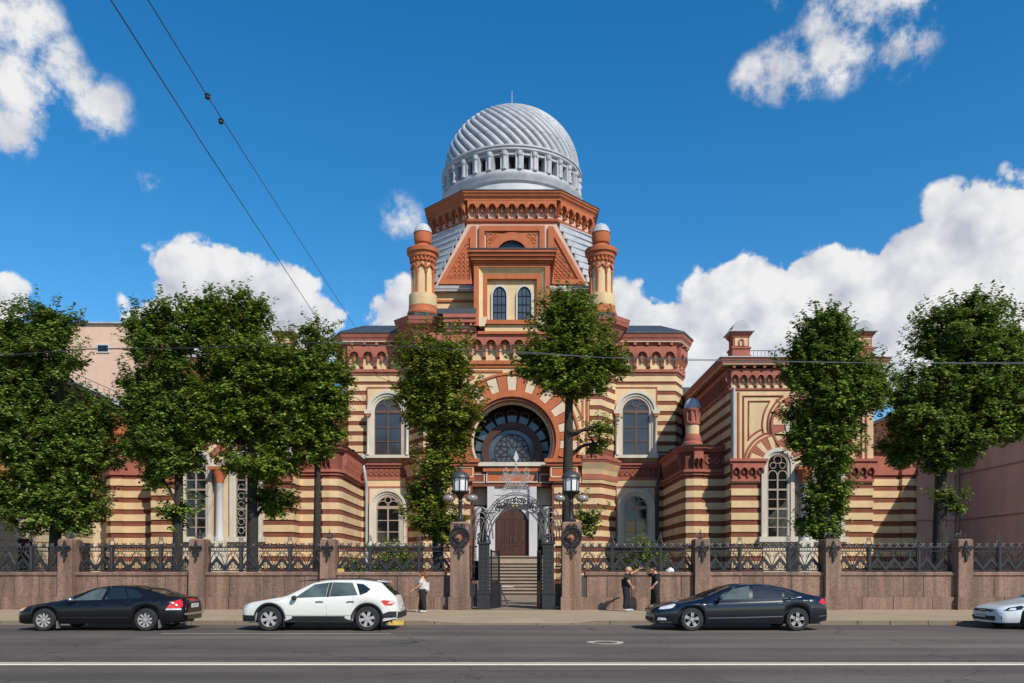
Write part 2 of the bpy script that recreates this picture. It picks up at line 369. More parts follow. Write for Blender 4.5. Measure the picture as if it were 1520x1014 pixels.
# ------------------------------------------------------------------ mesh helpers
WORLD_THINGS = set()
class MB:
    def __init__(s, sx=1): s.v = []; s.f = []; s.sx = sx
    def add(s, vs, fs):
        n = len(s.v); s.v += [(a * s.sx, b, c) for a, b, c in vs]; s.f += [tuple(i + n for i in f) for f in fs]; return s
    def box(s, x0, x1, y0, y1, z0, z1):
        return s.add([(x0,y0,z0),(x1,y0,z0),(x1,y1,z0),(x0,y1,z0),(x0,y0,z1),(x1,y0,z1),(x1,y1,z1),(x0,y1,z1)],
                     [(0,3,2,1),(4,5,6,7),(0,1,5,4),(1,2,6,5),(2,3,7,6),(3,0,4,7)])
    def prism(s, pts, y0, y1):                       # (x,z) outline pushed along y
        n = len(pts)
        return s.add([(x, y0, z) for x, z in pts] + [(x, y1, z) for x, z in pts],
                     [tuple(range(n)), tuple(range(2*n-1, n-1, -1))] + [(i, (i+1) % n, n+(i+1) % n, n+i) for i in range(n)])
    def plan(s, pts, z0, z1, top=None):              # (x,y) outline pushed along z, optional different top outline
        n = len(pts); top = top or pts
        return s.add([(x, y, z0) for x, y in pts] + [(x, y, z1) for x, y in top],
                     [tuple(range(n-1, -1, -1)), tuple(range(n, 2*n))] + [(i, (i+1) % n, n+(i+1) % n, n+i) for i in range(n)])
    def ring(s, outer, inner, y0, y1, closed=False): # band between two outlines in the facade plane
        n = len(outer)
        vs = [(x, y0, z) for x, z in outer] + [(x, y0, z) for x, z in inner] + [(x, y1, z) for x, z in outer] + [(x, y1, z) for x, z in inner]
        fs = []
        for i in range(n if closed else n-1):
            j = (i+1) % n
            fs += [(i, j, n+j, n+i), (2*n+i, 3*n+i, 3*n+j, 2*n+j), (i, 2*n+i, 2*n+j, j), (n+i, n+j, 3*n+j, 3*n+i)]
        if not closed:
            for i in (0, n-1): fs.append((i, n+i, 3*n+i, 2*n+i))
        return s.add(vs, fs)
    def strip(s, poly, o0, o1, z0, z1, t0=None, t1=None):   # course along a plan polyline, between offsets o0 (inner) and o1 (outer)
        a = offset(poly, o0); b = offset(poly, o1)
        c = offset(poly, o0 if t0 is None else t0); d = offset(poly, o1 if t1 is None else t1)
        n = len(poly)
        vs = [(x, y, z0) for x, y in a] + [(x, y, z0) for x, y in b] + [(x, y, z1) for x, y in c] + [(x, y, z1) for x, y in d]
        fs = []
        for i in range(n-1):
            j = i+1
            fs += [(i, j, n+j, n+i), (2*n+i, 3*n+i, 3*n+j, 2*n+j), (n+i, n+j, 3*n+j, 3*n+i), (i, 2*n+i, 2*n+j, j)]
        fs += [(0, n, 3*n, 2*n), (n-1, 3*n-1, 4*n-1, 2*n-1)]
        return s.add(vs, fs)
    def lathe(s, cx, cy, prof, n=20, a0=0.0, a1=2*PI):
        full = abs(a1 - a0 - 2*PI) < 1e-6; m = n if full else n+1
        vs = []
        for r, z in prof:
            for i in range(m):
                a = a0 + (a1-a0)*i/n
                vs.append((cx + r*math.cos(a), cy + r*math.sin(a), z))
        fs = []
        for k in range(len(prof)-1):
            for i in range(n):
                j = (i+1) % m
                fs.append((k*m+i, k*m+j, (k+1)*m+j, (k+1)*m+i))
        if full:
            fs.append(tuple(range(m-1, -1, -1))); fs.append(tuple((len(prof)-1)*m+i for i in range(m)))
        return s.add(vs, fs)
    def tube(s, pts, r, n=6, closed=False):
        P = [Vector(p) for p in pts]; k = len(P)
        rs = r if isinstance(r, (list, tuple)) else [r]*k
        vs = []; up0 = None
        for i in range(k):
            a = P[(i-1) % k] if (closed or i > 0) else P[i]
            b = P[(i+1) % k] if (closed or i < k-1) else P[i]
            t = (b-a); t = t.normalized() if t.length > 1e-9 else Vector((0,0,1))
            if up0 is None:
                up0 = Vector((0,0,1)) if abs(t.z) < 0.9 else Vector((1,0,0))
            u = up0 - t*up0.dot(t)
            if u.length < 1e-5: u = t.orthogonal()
            u.normalize(); up0 = u; w = t.cross(u)
            for q in range(n):
                an = 2*PI*q/n
                vs.append(tuple(P[i] + (u*math.cos(an) + w*math.sin(an))*rs[i]))
        fs = []
        for i in range(k if closed else k-1):
            j = (i+1) % k
            for q in range(n):
                fs.append((i*n+q, i*n+(q+1) % n, j*n+(q+1) % n, j*n+q))
        if not closed:
            fs.append(tuple(range(n-1, -1, -1))); fs.append(tuple((k-1)*n+q for q in range(n)))
        return s.add(vs, fs)
    def ball(s, c, rx, ry, rz, n=10, m=6):
        vs = []; fs = []
        for i in range(m+1):
            ph = -PI/2 + PI*i/m
            for j in range(n):
                a = 2*PI*j/n
                vs.append((c[0]+rx*math.cos(ph)*math.cos(a), c[1]+ry*math.cos(ph)*math.sin(a), c[2]+rz*math.sin(ph)))
        for i in range(m):
            for j in range(n):
                fs.append((i*n+j, i*n+(j+1) % n, (i+1)*n+(j+1) % n, (i+1)*n+j))
        return s.add(vs, fs)
    def build(s, name, mat, parent=None, smooth=None):
        me = bpy.data.meshes.new(name)
        me.from_pydata(s.v, [], s.f)
        me.materials.append(MATS[mat])
        me.update()
        if smooth:
            me.shade_smooth(); me.set_sharp_from_angle(angle=R(smooth))
        o = link(name, me, parent)
        if name in ('relief', 'side_scrolls', 'header_scrolls', 'star_filigree', 'bars'): o['kind'] = 'stuff'
        return o
def link(name, me, parent=None):
    o = bpy.data.objects.new(name, me); COL.objects.link(o)
    if parent is not None:
        o.parent = parent
        if parent.name in WORLD_THINGS:
            o.matrix_parent_inverse = Matrix.Translation(-parent.location)
    return o
def offset(poly, d):
    out = []; n = len(poly)
    for i in range(n):
        ns = []
        for a, b in ((i-1, i), (i, i+1)):
            if a < 0 or b >= n: continue
            dx = poly[b][0]-poly[a][0]; dy = poly[b][1]-poly[a][1]; l = math.hypot(dx, dy)
            ns.append((dy/l, -dx/l))
        if len(ns) == 1: nx, ny = ns[0]; out.append((poly[i][0]+nx*d, poly[i][1]+ny*d))
        else:
            mx, my = ns[0][0]+ns[1][0], ns[0][1]+ns[1][1]; l = math.hypot(mx, my); mx /= l; my /= l
            k = d/max(0.35, mx*ns[0][0]+my*ns[0][1])
            out.append((poly[i][0]+mx*k, poly[i][1]+my*k))
    return out
def arc(cx, cz, r, a0, a1, n=20, rz=None):
    rz = r if rz is None else rz
    return [(cx + r*math.cos(R(a0+(a1-a0)*i/n)), cz + rz*math.sin(R(a0+(a1-a0)*i/n))) for i in range(n+1)]
def thing(name, label, cat, loc=(0, 0, 0), rotz=0.0, group=None, worldspace=False):
    o = bpy.data.objects.new(name, None); COL.objects.link(o); o.empty_display_size = 0.3
    o.location = loc; o.rotation_euler = (0, 0, rotz)
    o['label'] = label; o['category'] = cat
    if group: o['group'] = group
    if worldspace: WORLD_THINGS.add(o.name)
    return o
def tag(o, label, cat, group=None):
    o['label'] = label; o['category'] = cat
    if group: o['group'] = group
    return o
def struct(o): o['kind'] = 'structure'; return o
def copy_tree(root, loc, rotz=0.0, label=None, group=None):
    r = root.copy(); COL.objects.link(r); r.location = loc; r.rotation_euler = (0, 0, rotz)
    if label: r['label'] = label
    if group: r['group'] = group
    for ch in list(root.children):
        c = ch.copy(); COL.objects.link(c); c.parent = r
        for g in list(ch.children):
            d = g.copy(); COL.objects.link(d); d.parent = c
    return r

# ------------------------------------------------------------------ ground, road, pavement
YK, YW = 24.0, 31.0           # kerb face and granite wall face
gnd = struct(MB().add([(-3000,-3000,-0.03),(3000,-3000,-0.03),(3000,6000,-0.03),(-3000,6000,-0.03)], [(0,1,2,3)]).build('ground', 'ground_far'))
road = struct(MB().add([(-160,-12,0),(160,-12,0),(160,YK+0.05,0),(-160,YK+0.05,0)], [(0,1,2,3)]).build('road', 'asphalt'))
for (y0, y1) in ((13.82, 14.05), (14.16, 14.23)):
    mb = MB(); random.seed(int(y0*100))
    x = -60.0
    while x < 60:
        x2 = x + random.uniform(5, 9)
        mb.add([(x,y0+random.uniform(-.008,.008),.004),(x2,y0+random.uniform(-.008,.008),.004),(x2,y1,.004),(x,y1,.004)], [(0,1,2,3)]); x = x2 + 0.002
    mb.build('lane_line', 'paint_line', road)
MB().add([(-9.0,20.72,.004),(-3.1,20.72,.004),(-3.1,20.77,.004),(-9.0,20.77,.004)], [(0,1,2,3)]).build('lane_line', 'paint_line', road)
MB().add([(-15.0,18.95,.004),(12.5,18.9,.004),(12.5,18.93,.004),(-15,18.98,.004)], [(0,1,2,3)]).build('tar_joint', 'kerbstone', road)
def flat_disc(x, y, r, z, n=28):
    return [(x + r*math.cos(2*PI*i/n), y + r*math.sin(2*PI*i/n)) for i in range(n)]
mh = thing('manhole_cover', 'dark iron manhole cover sunk in worn asphalt behind the white crossover car', 'manhole cover', (-2.55, 18.3, 0), worldspace=True)
MB().plan(flat_disc(-2.55, 18.3, 0.36, 0), 0.001, 0.010).build('lid', 'manhole', mh)
mb = MB(); o_ = flat_disc(-2.55, 18.3, 0.46, 0); i_ = flat_disc(-2.55, 18.3, 0.37, 0)
for i in range(28):
    j = (i+1) % 28; mb.add([(*o_[i], .003), (*o_[j], .003), (*i_[j], .012), (*i_[i], .012)], [(0,1,2,3)])
mb.build('rim', 'iron_grey', mh)
mh = thing('manhole_cover', 'manhole cover with a ragged pale concrete patch in the open lane', 'manhole cover', (2.1, 18.15, 0), worldspace=True)
random.seed(5)
MB().plan([(2.1 + (0.40+random.uniform(-.05,.05))*math.cos(2*PI*i/22), 18.2 + (0.40+random.uniform(-.06,.06))*math.sin(2*PI*i/22)) for i in range(22)], 0.001, 0.008).build('concrete_patch', 'patch_pale', mh)
MB().plan(flat_disc(2.1, 18.1, 0.26, 0), 0.002, 0.012).build('lid', 'manhole', mh)
# pavement: falls to the gate crossing
def drop(x):
    a = abs(x - 0.05)
    return 0.12 if a > 2.6 else (0.045 if a < 1.7 else 0.045 + 0.075*(a-1.7)/0.9)
xs = [-160, -60, -20, -8] + [-2.6 + 0.2*i for i in range(27)] + [8, 20, 60, 160]
mb = MB(); vs = []; fs = []
for x in xs:
    vs += [(x, YK+0.15, drop(x)), (x, YK+1.6, 0.12), (x, YW+0.4, 0.12)]
for i in range(len(xs)-1):
    for k in range(2): fs.append((i*3+k, (i+1)*3+k, (i+1)*3+k+1, i*3+k+1))
struct(mb.add(vs, fs).build('pavement', 'sidewalk'))
kerb = MB().box(-160, 160, YK+0.03, YK+0.14, -0.05, 0.03).build('kerb', 'kerbstone'); struct(kerb)
random.seed(3); x = -24.0
while x < 24:
    l = 0.5 if -3.75 < x < -3.2 else random.uniform(0.85, 1.35)
    h0, h1 = drop(x)+0.006, drop(x+l)+0.006
    yj = random.uniform(-.012, .012)
    yel = l == 0.5
    MB().add([(x+.012,YK+yj,-.02),(x+l-.012,YK+yj,-.02),(x+l-.012,YK+.15,-.02),(x+.012,YK+.15,-.02),
              (x+.012,YK+yj+.02,h0),(x+l-.012,YK+yj+.02,h1),(x+l-.012,YK+.15,h1),(x+.012,YK+.15,h0)],
             [(0,3,2,1),(4,5,6,7),(0,1,5,4),(1,2,6,5),(2,3,7,6),(3,0,4,7)]).build('kerbstone', 'kerb_yellow' if yel else 'kerbstone', kerb)
    x += l
struct(MB().add([(-40,YW+.3,.124),(40,YW+.3,.124),(40,90,.124),(-40,90,.124)], [(0,1,2,3)]).build('yard', 'soil'))
struct(MB().add([(-2.6,YW-.2,.13),(2.6,YW-.2,.13),(3.4,52.2,.13),(-3.4,52.2,.13)], [(0,1,2,3)]).build('path', 'yard'))

# ------------------------------------------------------------------ synagogue
syn = thing('synagogue', 'cream and brick-red striped synagogue with silver ribbed dome behind the fence', 'synagogue', (0, 54.5, 0.12), worldspace=True)
D0, DP, DW, DL = 54.5, 52.6, 46.4, 47.6      # bays, portal, wings, low links
CRH = 0.395
low_z = [3.84 + 0.697*k for k in range(-4, 6)]           # cream course bottoms, lower storey
low_z = [z for z in low_z if z > 0.9]
up_z = [9.64 + 0.683*k for k in range(0, 8)]

CORB = {}
def corbel_mesh(w, h, d, mat, style=0):
    key = (round(w,3), round(h,3), round(d,3), mat, style)
    if key in CORB: return CORB[key]
    p = 0.14*w; r = w/2 - p; zs = 0.50*h; ra = min(r*1.1, .36*h)
    mb = MB()
    pts = [(-w/2+.003, h), (-w/2+.003, zs), (-w/2+p, zs)] + arc(0, zs, r, 180, 0, 12, ra) + [(w/2-p, zs), (w/2-.003, zs), (w/2-.003, h)]
    mb.prism(pts[::-1], -d, 0)
    mb.ring(arc(0, zs, r+.05*w, 180, 0, 12, ra+.05*w), arc(0, zs, r-.012, 180, 0, 12, ra-.012), -d*1.12, -d*.9)
    def pend(cx, hw, z0, z1, dd, k=.7):
        mb.add([(cx-hw,-dd,z1),(cx+hw,-dd,z1),(cx+hw,0,z1),(cx-hw,0,z1),(cx-hw*k,-dd*.6,z0),(cx+hw*k,-dd*.6,z0),(cx+hw*k,0,z0),(cx-hw*k,0,z0)],
               [(0,1,2,3),(7,6,5,4),(0,4,5,1),(1,5,6,2),(3,2,6,7),(0,3,7,4)])
    for s in (-1, 1):
        pend(s*(w/2-p/2), p/2-.003, .28*h, zs, d*1.05); pend(s*(w/2-p*.38), p*.36, .03*h, .28*h, .55*d); pend(s*(w/2-p*.45), p*.44, 0, .06*h, .65*d, 1.0)
    # second, shallower tier inside the arch: short pendant under its own little arch
    q = r*.30
    mb.prism([(-q, zs+ra*.92), (-q, .42*h), (-q*.5, .30*h), (q*.5, .30*h), (q, .42*h), (q, zs+ra*.92)], -.52*d, 0)
    mb.prism([(-r, zs+ra*.55), (r, zs+ra*.55), (r, h*.97), (-r, h*.97)], -.30*d, 0)
    me = bpy.data.meshes.new('corbel'); me.from_pydata(mb.v, [], mb.f); me.materials.append(MATS[mat]); me.update()
    CORB[key] = me
    return me
def frieze(parent, p0, p1, z0, h, d, w, mat, sx=1):
    if sx < 0: p0, p1 = (-p1[0], p1[1]), (-p0[0], p0[1])
    dx, dy = p1[0]-p0[0], p1[1]-p0[1]; L = math.hypot(dx, dy); n = max(1, round(L/w)); ww = L/n
    me = corbel_mesh(ww, h, d, mat)
    for i in range(n):
        t = (i+.5)/n
        o = bpy.data.objects.new('corbel', me); COL.objects.link(o); o.parent = parent
        o.location = (p0[0]+dx*t, p0[1]+dy*t, z0); o.rotation_euler = (0, 0, math.atan2(dy, dx))
def course(parent, poly, zs, h, off, mat='cream', sx=1, name='band'):
    for z in zs: MB(sx).strip(poly, -0.02, off, z, z+h).build(name, mat, parent)

def outline(xc, z0, zs, hw, n=14, rz=None):
    return [(xc-hw, z0)] + arc(xc, zs, hw, 180, 0, n, rz) + [(xc+hw, z0)]
def arch_window(xc, D, z0, zs, hw, sw, sx=1, rows=3, smat='white_stone', fmat='frame_brown', gmat='glass_grey', proud=0.34, colonettes=True):
    mb = MB(sx)
    mb.ring(outline(xc, z0, zs, hw+sw), outline(xc, z0, zs, hw+sw*.62), D-proud, D+.05)
    mb.ring(outline(xc, z0, zs, hw+sw*.618), outline(xc, z0, zs, hw+sw*.28), D-proud*.72, D+.05)
    mb.ring(outline(xc, z0, zs, hw+sw*.278), outline(xc, z0, zs, hw), D-proud*.5, D+.05)
    mb.box(xc-hw-sw-.06, xc+hw+sw+.06, D-proud-.10, D+.05, z0-.20, z0-.002)
    w = mb.build('window', smat, syn, 50)
    if colonettes:
        for s in (-1, 1):
            cxx = xc + s*(hw+sw*.80)
            c = MB(sx).lathe(cxx, D-proud-.06, [(.12,z0),(.12,z0+.14),(.085,z0+.2),(.08,zs-.42),(.11,zs-.38)], 10).build('colonette', smat, w, 40)
            MB(sx).box(cxx-.14, cxx+.14, D-proud-.21, D-proud+.02, zs-.38, zs-.2).build('capital', 'terracotta', w)
            MB(sx).box(cxx-.22, cxx+.22, D-proud-.25, D-proud+.02, zs-.2, zs+.06).build('impost', smat, w)
    yf = D-.15
    fr = MB(sx); t = .075
    fr.ring(outline(xc, z0, zs, hw-.005), outline(xc, z0+0, zs, hw-t), yf, yf+.06)
    fr.box(xc-hw, xc+hw, yf-.01, yf+.06, zs-.10, zs+.10)
    fr.box(xc-.05, xc+.05, yf-.012, yf+.06, z0, zs-.1)
    fr.box(xc-hw, xc+hw, yf, yf+.06, z0, z0+.08)
    zz = [z0 + (zs-.1-z0)*i/rows for i in range(rows+1)]
    for z in zz[1:-1]: fr.box(xc-hw, xc+hw, yf+.004, yf+.055, z-.03, z+.03)
    # two lights and an oculus in the head
    r2 = (hw-t)/2
    for s in (-1, 1):
        fr.ring(arc(xc+s*(r2+.01), zs+.12, r2, 180, 0, 10), arc(xc+s*(r2+.01), zs+.12, r2-.055, 180, 0, 10), yf, yf+.05)
    ro = hw*.30
    fr.ring(arc(xc, zs+hw*.66, ro, 0, 360, 16)[:-1], arc(xc, zs+hw*.66, ro-.055, 0, 360, 16)[:-1], yf-.003, yf+.05, True)
    fr.build('frame', fmat, w)
    for i in range(rows):
        for a, b in ((xc-hw+.03, xc-.03), (xc+.03, xc+hw-.03)):
            k = random.uniform(-.006, .006); k2 = random.uniform(-.006, .006)
            MB(sx).add([(a,D-.10+k,zz[i]),(b,D-.10+k2,zz[i]),(b,D-.10-k,zz[i+1]),(a,D-.10-k2,zz[i+1])], [(0,1,2,3)]).build('pane', gmat, w)
    for s in (-1, 1):
        q = arc(xc, zs, hw-.03, 90, 180 if s < 0 else 0, 8) + [(xc, zs)]
        MB(sx).add([(x, D-.10, z) for x, z in q], [tuple(range(len(q)))]).build('pane', gmat, w)
    return w

# ---- main block: bays either side of the portal
bay_poly = [(5.75, DP), (7.0, D0), (11.0, D0), (11.75, 55.9), (11.75, 68.0)]
full = [(-x, y) for x, y in bay_poly[::-1]] + bay_poly
random.seed(11)
wallM = MB().plan([(11.75,68),(11.75,55.9),(11.0,D0),(7.0,D0),(-7.0,D0),(-11.0,D0),(-11.75,55.9),(-11.75,68)], 0.1, 17.0).build('wall', 'brick_red', syn)
for sx in (1, -1):
    pier = MB(sx).plan([(5.75,DP+.002),(7.0,D0),(7.0,D0+.5),(3.0,D0+.5),(3.0,DP+.002)], 0.1, 17.4).build('pier', 'brick_red', syn)
    MB(sx).strip([(4.0,DP)]+bay_poly, -.02, .14, 0.1, 1.05, None, .10).build('plinth', 'granite', wallM)
    # lower storey: bay courses stop at the window, which stands proud of them
    course(wallM, bay_poly[1:], low_z, CRH, .04, sx=sx)
    course(pier, [(2.72, DP)] + bay_poly[:2], low_z, CRH, .04, sx=sx)
    # string course between storeys
    s1 = bay_poly[1:]
    MB(sx).strip(s1, -.02, .07, 7.30, 7.72).build('string_course', 'cream', wallM)
    MB(sx).strip(s1, -.02, .12, 7.72, 7.90).build('string_course', 'terracotta_pink', wallM)
    MB(sx).strip(s1, -.02, .04, 7.90, 8.55).build('ornament_frieze', 'brick_red', wallM)
    MB(sx).strip(s1, -.02, .12, 8.55, 8.72).build('string_course', 'terracotta_pink', wallM)
    MB(sx).strip(s1, -.02, .24, 8.72, 8.95).build('string_course', 'terracotta_pink', wallM)
    MB(sx).strip(s1, -.02, .10, 8.95, 9.50).build('string_course', 'cream', wallM)
    # small diamonds of the ornament frieze
    dm = MB(sx)
    x = 7.2
    while x < 10.9:
        dm.ring([(x,8.22),(x+.16,8.45),(x+.32,8.22),(x+.16,7.99)], [(x+.07,8.22),(x+.16,8.34),(x+.25,8.22),(x+.16,8.10)], D0-.09, D0-.03, True); x += .36
    dm.build('relief', 'terracotta_pink', wallM)
    # pier capital between the storeys
    pc = [(4.55, DP), (5.75, DP), (7.0, D0)]
    for (o0, o1, z0, z1, m) in ((.07,.12,7.30,7.55,'cream'), (.15,.15,7.55,7.75,'terracotta_pink'), (.12,.12,7.75,7.9,'terracotta_pink'), (.08,.16,7.9,8.2,'cream'), (.16,.36,8.2,8.62,'cream'), (.36,.44,8.62,8.82,'terracotta_pink'), (.46,.46,8.82,9.0,'terracotta_pink'), (.30,.30,9.0,9.12,'terracotta_pink')):
        MB(sx).strip(pc, -.02, o0, z0, z1, None, o1).build('pier_capital', m, pier)
    course(wallM, bay_poly[1:], up_z[:-1], CRH, .04, sx=sx)
    course(pier, [(5.05, DP)] + bay_poly[:2], up_z[:-1], CRH, .04, sx=sx)
    MB(sx).strip(bay_poly[1:], -.02, .06, 14.36, 14.80).build('band', 'cream', wallM)
    MB(sx).strip(bay_poly[1:], -.02, .14, 14.80, 14.96).build('string_course', 'terracotta_pink', wallM)
    MB(sx).strip(bay_poly[1:], -.02, .24, 14.96, 15.14).build('string_course', 'terracotta_pink', wallM)
    fz = MB(sx).strip(bay_poly[1:], -.02, .05, 15.14, 16.78).build('frieze_wall', 'cream', wallM)
    fz.parent = syn; fz.matrix_parent_inverse = Matrix.Translation(-syn.location)
    pp = offset(bay_poly[1:], .05)
    frieze(fz, (7.35, pp[0][1]), pp[1], 15.22, 1.42, .34, .90, 'terracotta_pink', sx)
    frieze(fz, pp[1], pp[2], 15.22, 1.42, .34, .90, 'terracotta_pink', sx)
    frieze(fz, pp[2], (pp[3][0], pp[2][1]+5.4), 15.22, 1.42, .34, .90, 'terracotta_pink', sx)
    # main cornice
    cor = MB(sx).strip(bay_poly[1:], -.02, .14, 16.66, 16.90, None, .22)
    cor.strip(bay_poly[1:], -.02, .54, 16.98, 17.16, None, .60).strip(bay_poly[1:], -.02, .63, 17.162, 17.42, None, .72)
    cor = cor.build('cornice', 'terracotta_pink', syn)
    MB(sx).strip(bay_poly[1:], -.02, .52, 16.902, 16.978).build('soffit', 'cream_pale', cor)
    q = offset(bay_poly[1:], .15)
    for (a, b, n) in ((q[0], q[1], 5), (q[1], q[2], 2), (q[2], (q[3][0], q[2][1]+5), 5)):
        for i in range(n):
            t = (i+.5)/n; x = a[0]+(b[0]-a[0])*t; y = a[1]+(b[1]-a[1])*t
            l = math.hypot(b[0]-a[0], b[1]-a[1]); nx, ny = (b[1]-a[1])/l, -(b[0]-a[0])/l; tx, ty = -ny*.09, nx*.09
            MB(sx).plan([(x-tx,y-ty),(x+tx,y+ty),(x+tx+nx*.34,y+ty+ny*.34),(x-tx+nx*.34,y-ty+ny*.34)], 16.70, 16.90).build('bracket', 'terracotta_pink', cor)
    ro = offset(bay_poly[1:], .76)
    inner = [(7.0, 56.1), (10.3, 56.1), (10.6, 57.2), (10.6, 68)]
    mb = MB(sx); n = 4
    mb.add([(x,y,17.425) for x,y in ro]+[(x,y,17.52) for x,y in ro]+[(x,y,18.62) for x,y in inner],
           [(i,i+1,n+i+1,n+i) for i in range(3)]+[(n+i,n+i+1,2*n+i+1,2*n+i) for i in range(3)]+[(2*n,2*n+1,2*n+2,2*n+3)])
    mb.build('roof', 'roof_dark', syn)
    # bay windows
    xw = 8.32
    pn = MB(sx).box(xw-1.46, xw+1.46, D0-.10, D0, 9.5, 13.98).build('window_panel', 'cream', wallM)
    MB(sx).ring([(xw-1.46,9.6),(xw-1.46,13.98),(xw+1.46,13.98),(xw+1.46,9.6)], [(xw-1.38,9.6),(xw-1.38,13.89),(xw+1.38,13.89),(xw+1.38,9.6)], D0-.14, D0-.09).build('panel_moulding', 'terracotta_pink', wallM)
    arch_window(xw, D0-.10, 9.35, 12.28, .90, .50, sx, rows=3, gmat='glass_grey')
    MB(sx).box(xw-1.34, xw+1.34, D0-.10, D0, 3.3, 7.28).build('window_panel', 'cream_pale', wallM)
    MB(sx).ring([(xw-1.34,3.3),(xw-1.34,7.27),(xw+1.34,7.27),(xw+1.34,3.3)], [(xw-1.27,3.3),(xw-1.27,7.19),(xw+1.27,7.19),(xw+1.27,3.3)], D0-.14, D0-.09).build('panel_moulding', 'terracotta_pink', wallM)
    arch_window(xw, D0-.10, 3.45, 5.85, .78, .46, sx, rows=3, fmat='frame_light', gmat='glass_dark', colonettes=False)

# ---- portal
ZC, RI = 10.04, 2.70
ang = math.degrees(math.asin((8.62-ZC)/RI))
hole = [(2.6, 0.1), (2.6, 8.62)] + arc(0, ZC, RI, ang, 180-ang, 40) + [(-2.6, 8.62), (-2.6, 0.1)]
portal = MB().prism([(-5.749, .1), (-5.749, 17.35), (5.749, 17.35), (5.749, .1)] + hole, DP, DP+1.86).build('portal_wall', 'brick_red', syn)
MB().prism([(-5.0, 9.15), (-5.0, 14.75), (5.0, 14.75), (5.0, 9.15)] + arc(0, ZC, 4.38, -11.7, 191.7, 44), DP-.045, DP+.02).build('spandrel', 'cream', portal)
for s in (-1, 1):
    fr = MB(s)
    o = [(4.9, 9.2), (4.9, 14.62), (0.9, 14.62)]; 
    fr.box(4.82, 4.96, DP-.12, DP-.04, 9.2, 14.6); fr.box(.6, 4.96, DP-.12, DP-.04, 14.5, 14.64)
    fr.box(4.55, 4.66, DP-.10, DP-.04, 11.0, 14.3); fr.box(2.4, 4.66, DP-.10, DP-.04, 14.2, 14.3)
    a = arc(0, ZC, 4.85, 18, 60, 12)
    fr.ring(a, [(x*.978, ZC+(z-ZC)*.978) for x, z in a], DP-.10, DP-.04)
    fr.build('spandrel_moulding', 'terracotta', portal)
nv = 23; a0, a1 = -18.0, 198.0
for i in range(nv):
    b0 = a0 + (a1-a0)*i/nv + .35; b1 = a0 + (a1-a0)*(i+1)/nv - .35
    MB().ring(arc(0, ZC, 4.28, b0, b1, 4), arc(0, ZC, 3.16, b0, b1, 4), DP-(.09 if i % 2 == 0 else .06), DP+.02).build('voussoir', 'terracotta' if i % 2 == 0 else 'cream_pale', portal)
MB().ring(arc(0, ZC, 4.44, -12, 192, 48), arc(0, ZC, 4.30, -12, 192, 48), DP-.16, DP+.02).build('arch_moulding', 'terracotta', portal, 40)
MB().ring(arc(0, ZC, 3.14, ang+4, 176-ang, 48, 3.28), arc(0, ZC, 2.86, ang+4, 176-ang, 48), DP-.24, DP+.05).build('arch_moulding', 'terracotta', portal, 40)
MB().ring(arc(0, ZC, 2.855, ang+2, 178-ang, 48), arc(0, ZC, 2.66, ang+2, 178-ang, 48), DP-.10, DP+.5).build('arch_moulding', 'brick_red', portal, 40)
MB().ring(arc(0, ZC, 2.655, ang, 180-ang, 48), arc(0, ZC, 2.52, ang, 180-ang, 48), DP+.35, DP+.75).build('arch_moulding', 'cream_pale', portal, 40)
for s in (-1, 1):    # imposts
    mb = MB(s)
    mb.box(2.20, 4.5, DP-.30, DP+.02, 8.42, 8.62).box(2.10, 4.5, DP-.42, DP+.02, 8.622, 8.86)
    mb.build('impost', 'terracotta', portal)
    MB(s).box(2.45, 4.3, DP-.16, DP+.02, 7.62, 8.40).build('impost_panel', 'terracotta', portal)
    MB(s).ring([(2.5,7.66),(2.5,8.36),(4.25,8.36),(4.25,7.66)], [(2.58,7.74),(2.58,8.28),(4.17,8.28),(4.17,7.74)], DP-.20, DP-.15, True).build('panel_moulding', 'cream_pale', portal)
    MB(s).box(2.40, 4.4, DP-.22, DP+.02, 7.42, 7.60).build('impost', 'terracotta', portal)
# rose window in the recess
YB = DP+1.58
tym = MB().prism([(-2.75,.1),(-2.75,12.9),(2.75,12.9),(2.75,.1)], YB+.16, YB+.28).build('tympanum', 'dark_inside', portal)
rose = MB().ring(arc(0, 9.55, 2.02, -26, 206, 40), arc(0, 9.55, 1.55, -26, 206, 40), YB-.12, YB+.15)
rose = rose.build('rose_window', 'wood_brown', syn, 40)
for i in range(11):
    b0 = -20 + 220*i/11 + 2.2; b1 = -20 + 220*(i+1)/11 - 2.2
    MB().ring(arc(0, 9.55, 2.47, b0, b1, 4), arc(0, 9.55, 2.03, b0, b1, 4), YB+.04, YB+.10).build('pane', 'glass_blue', rose)
    am = (b0+b1)/2; cx, cz = 2.52*math.cos(R(am)), 9.55+2.52*math.sin(R(am))
    MB().ring(arc(cx, cz, .33, am-105, am+105, 10), arc(cx, cz, .25, am-105, am+105, 10), YB-.06, YB+.10).build('tracery', 'wood_brown', rose)
q = [(x, z) for x, z in arc(0, 9.55, 1.56, -31, 211, 30)]
MB().add([(x, YB+.11, z) for x, z in q], [tuple(range(len(q)))]).build('pane', 'glass_blue', rose)
tr = MB(); cz = 9.62
def tr_line(a, b, w=.028):
    tr.tube([(a[0], YB+.05, a[1]), (b[0], YB+.05, b[1])], w, 4)
tr.tube([(x, YB+.05, z) for x, z in arc(0, cz, 1.13, 0, 360, 32)[:-1]], .04, 5, True)
pol = lambda r, a: (r*math.cos(R(a)), cz + r*math.sin(R(a)))
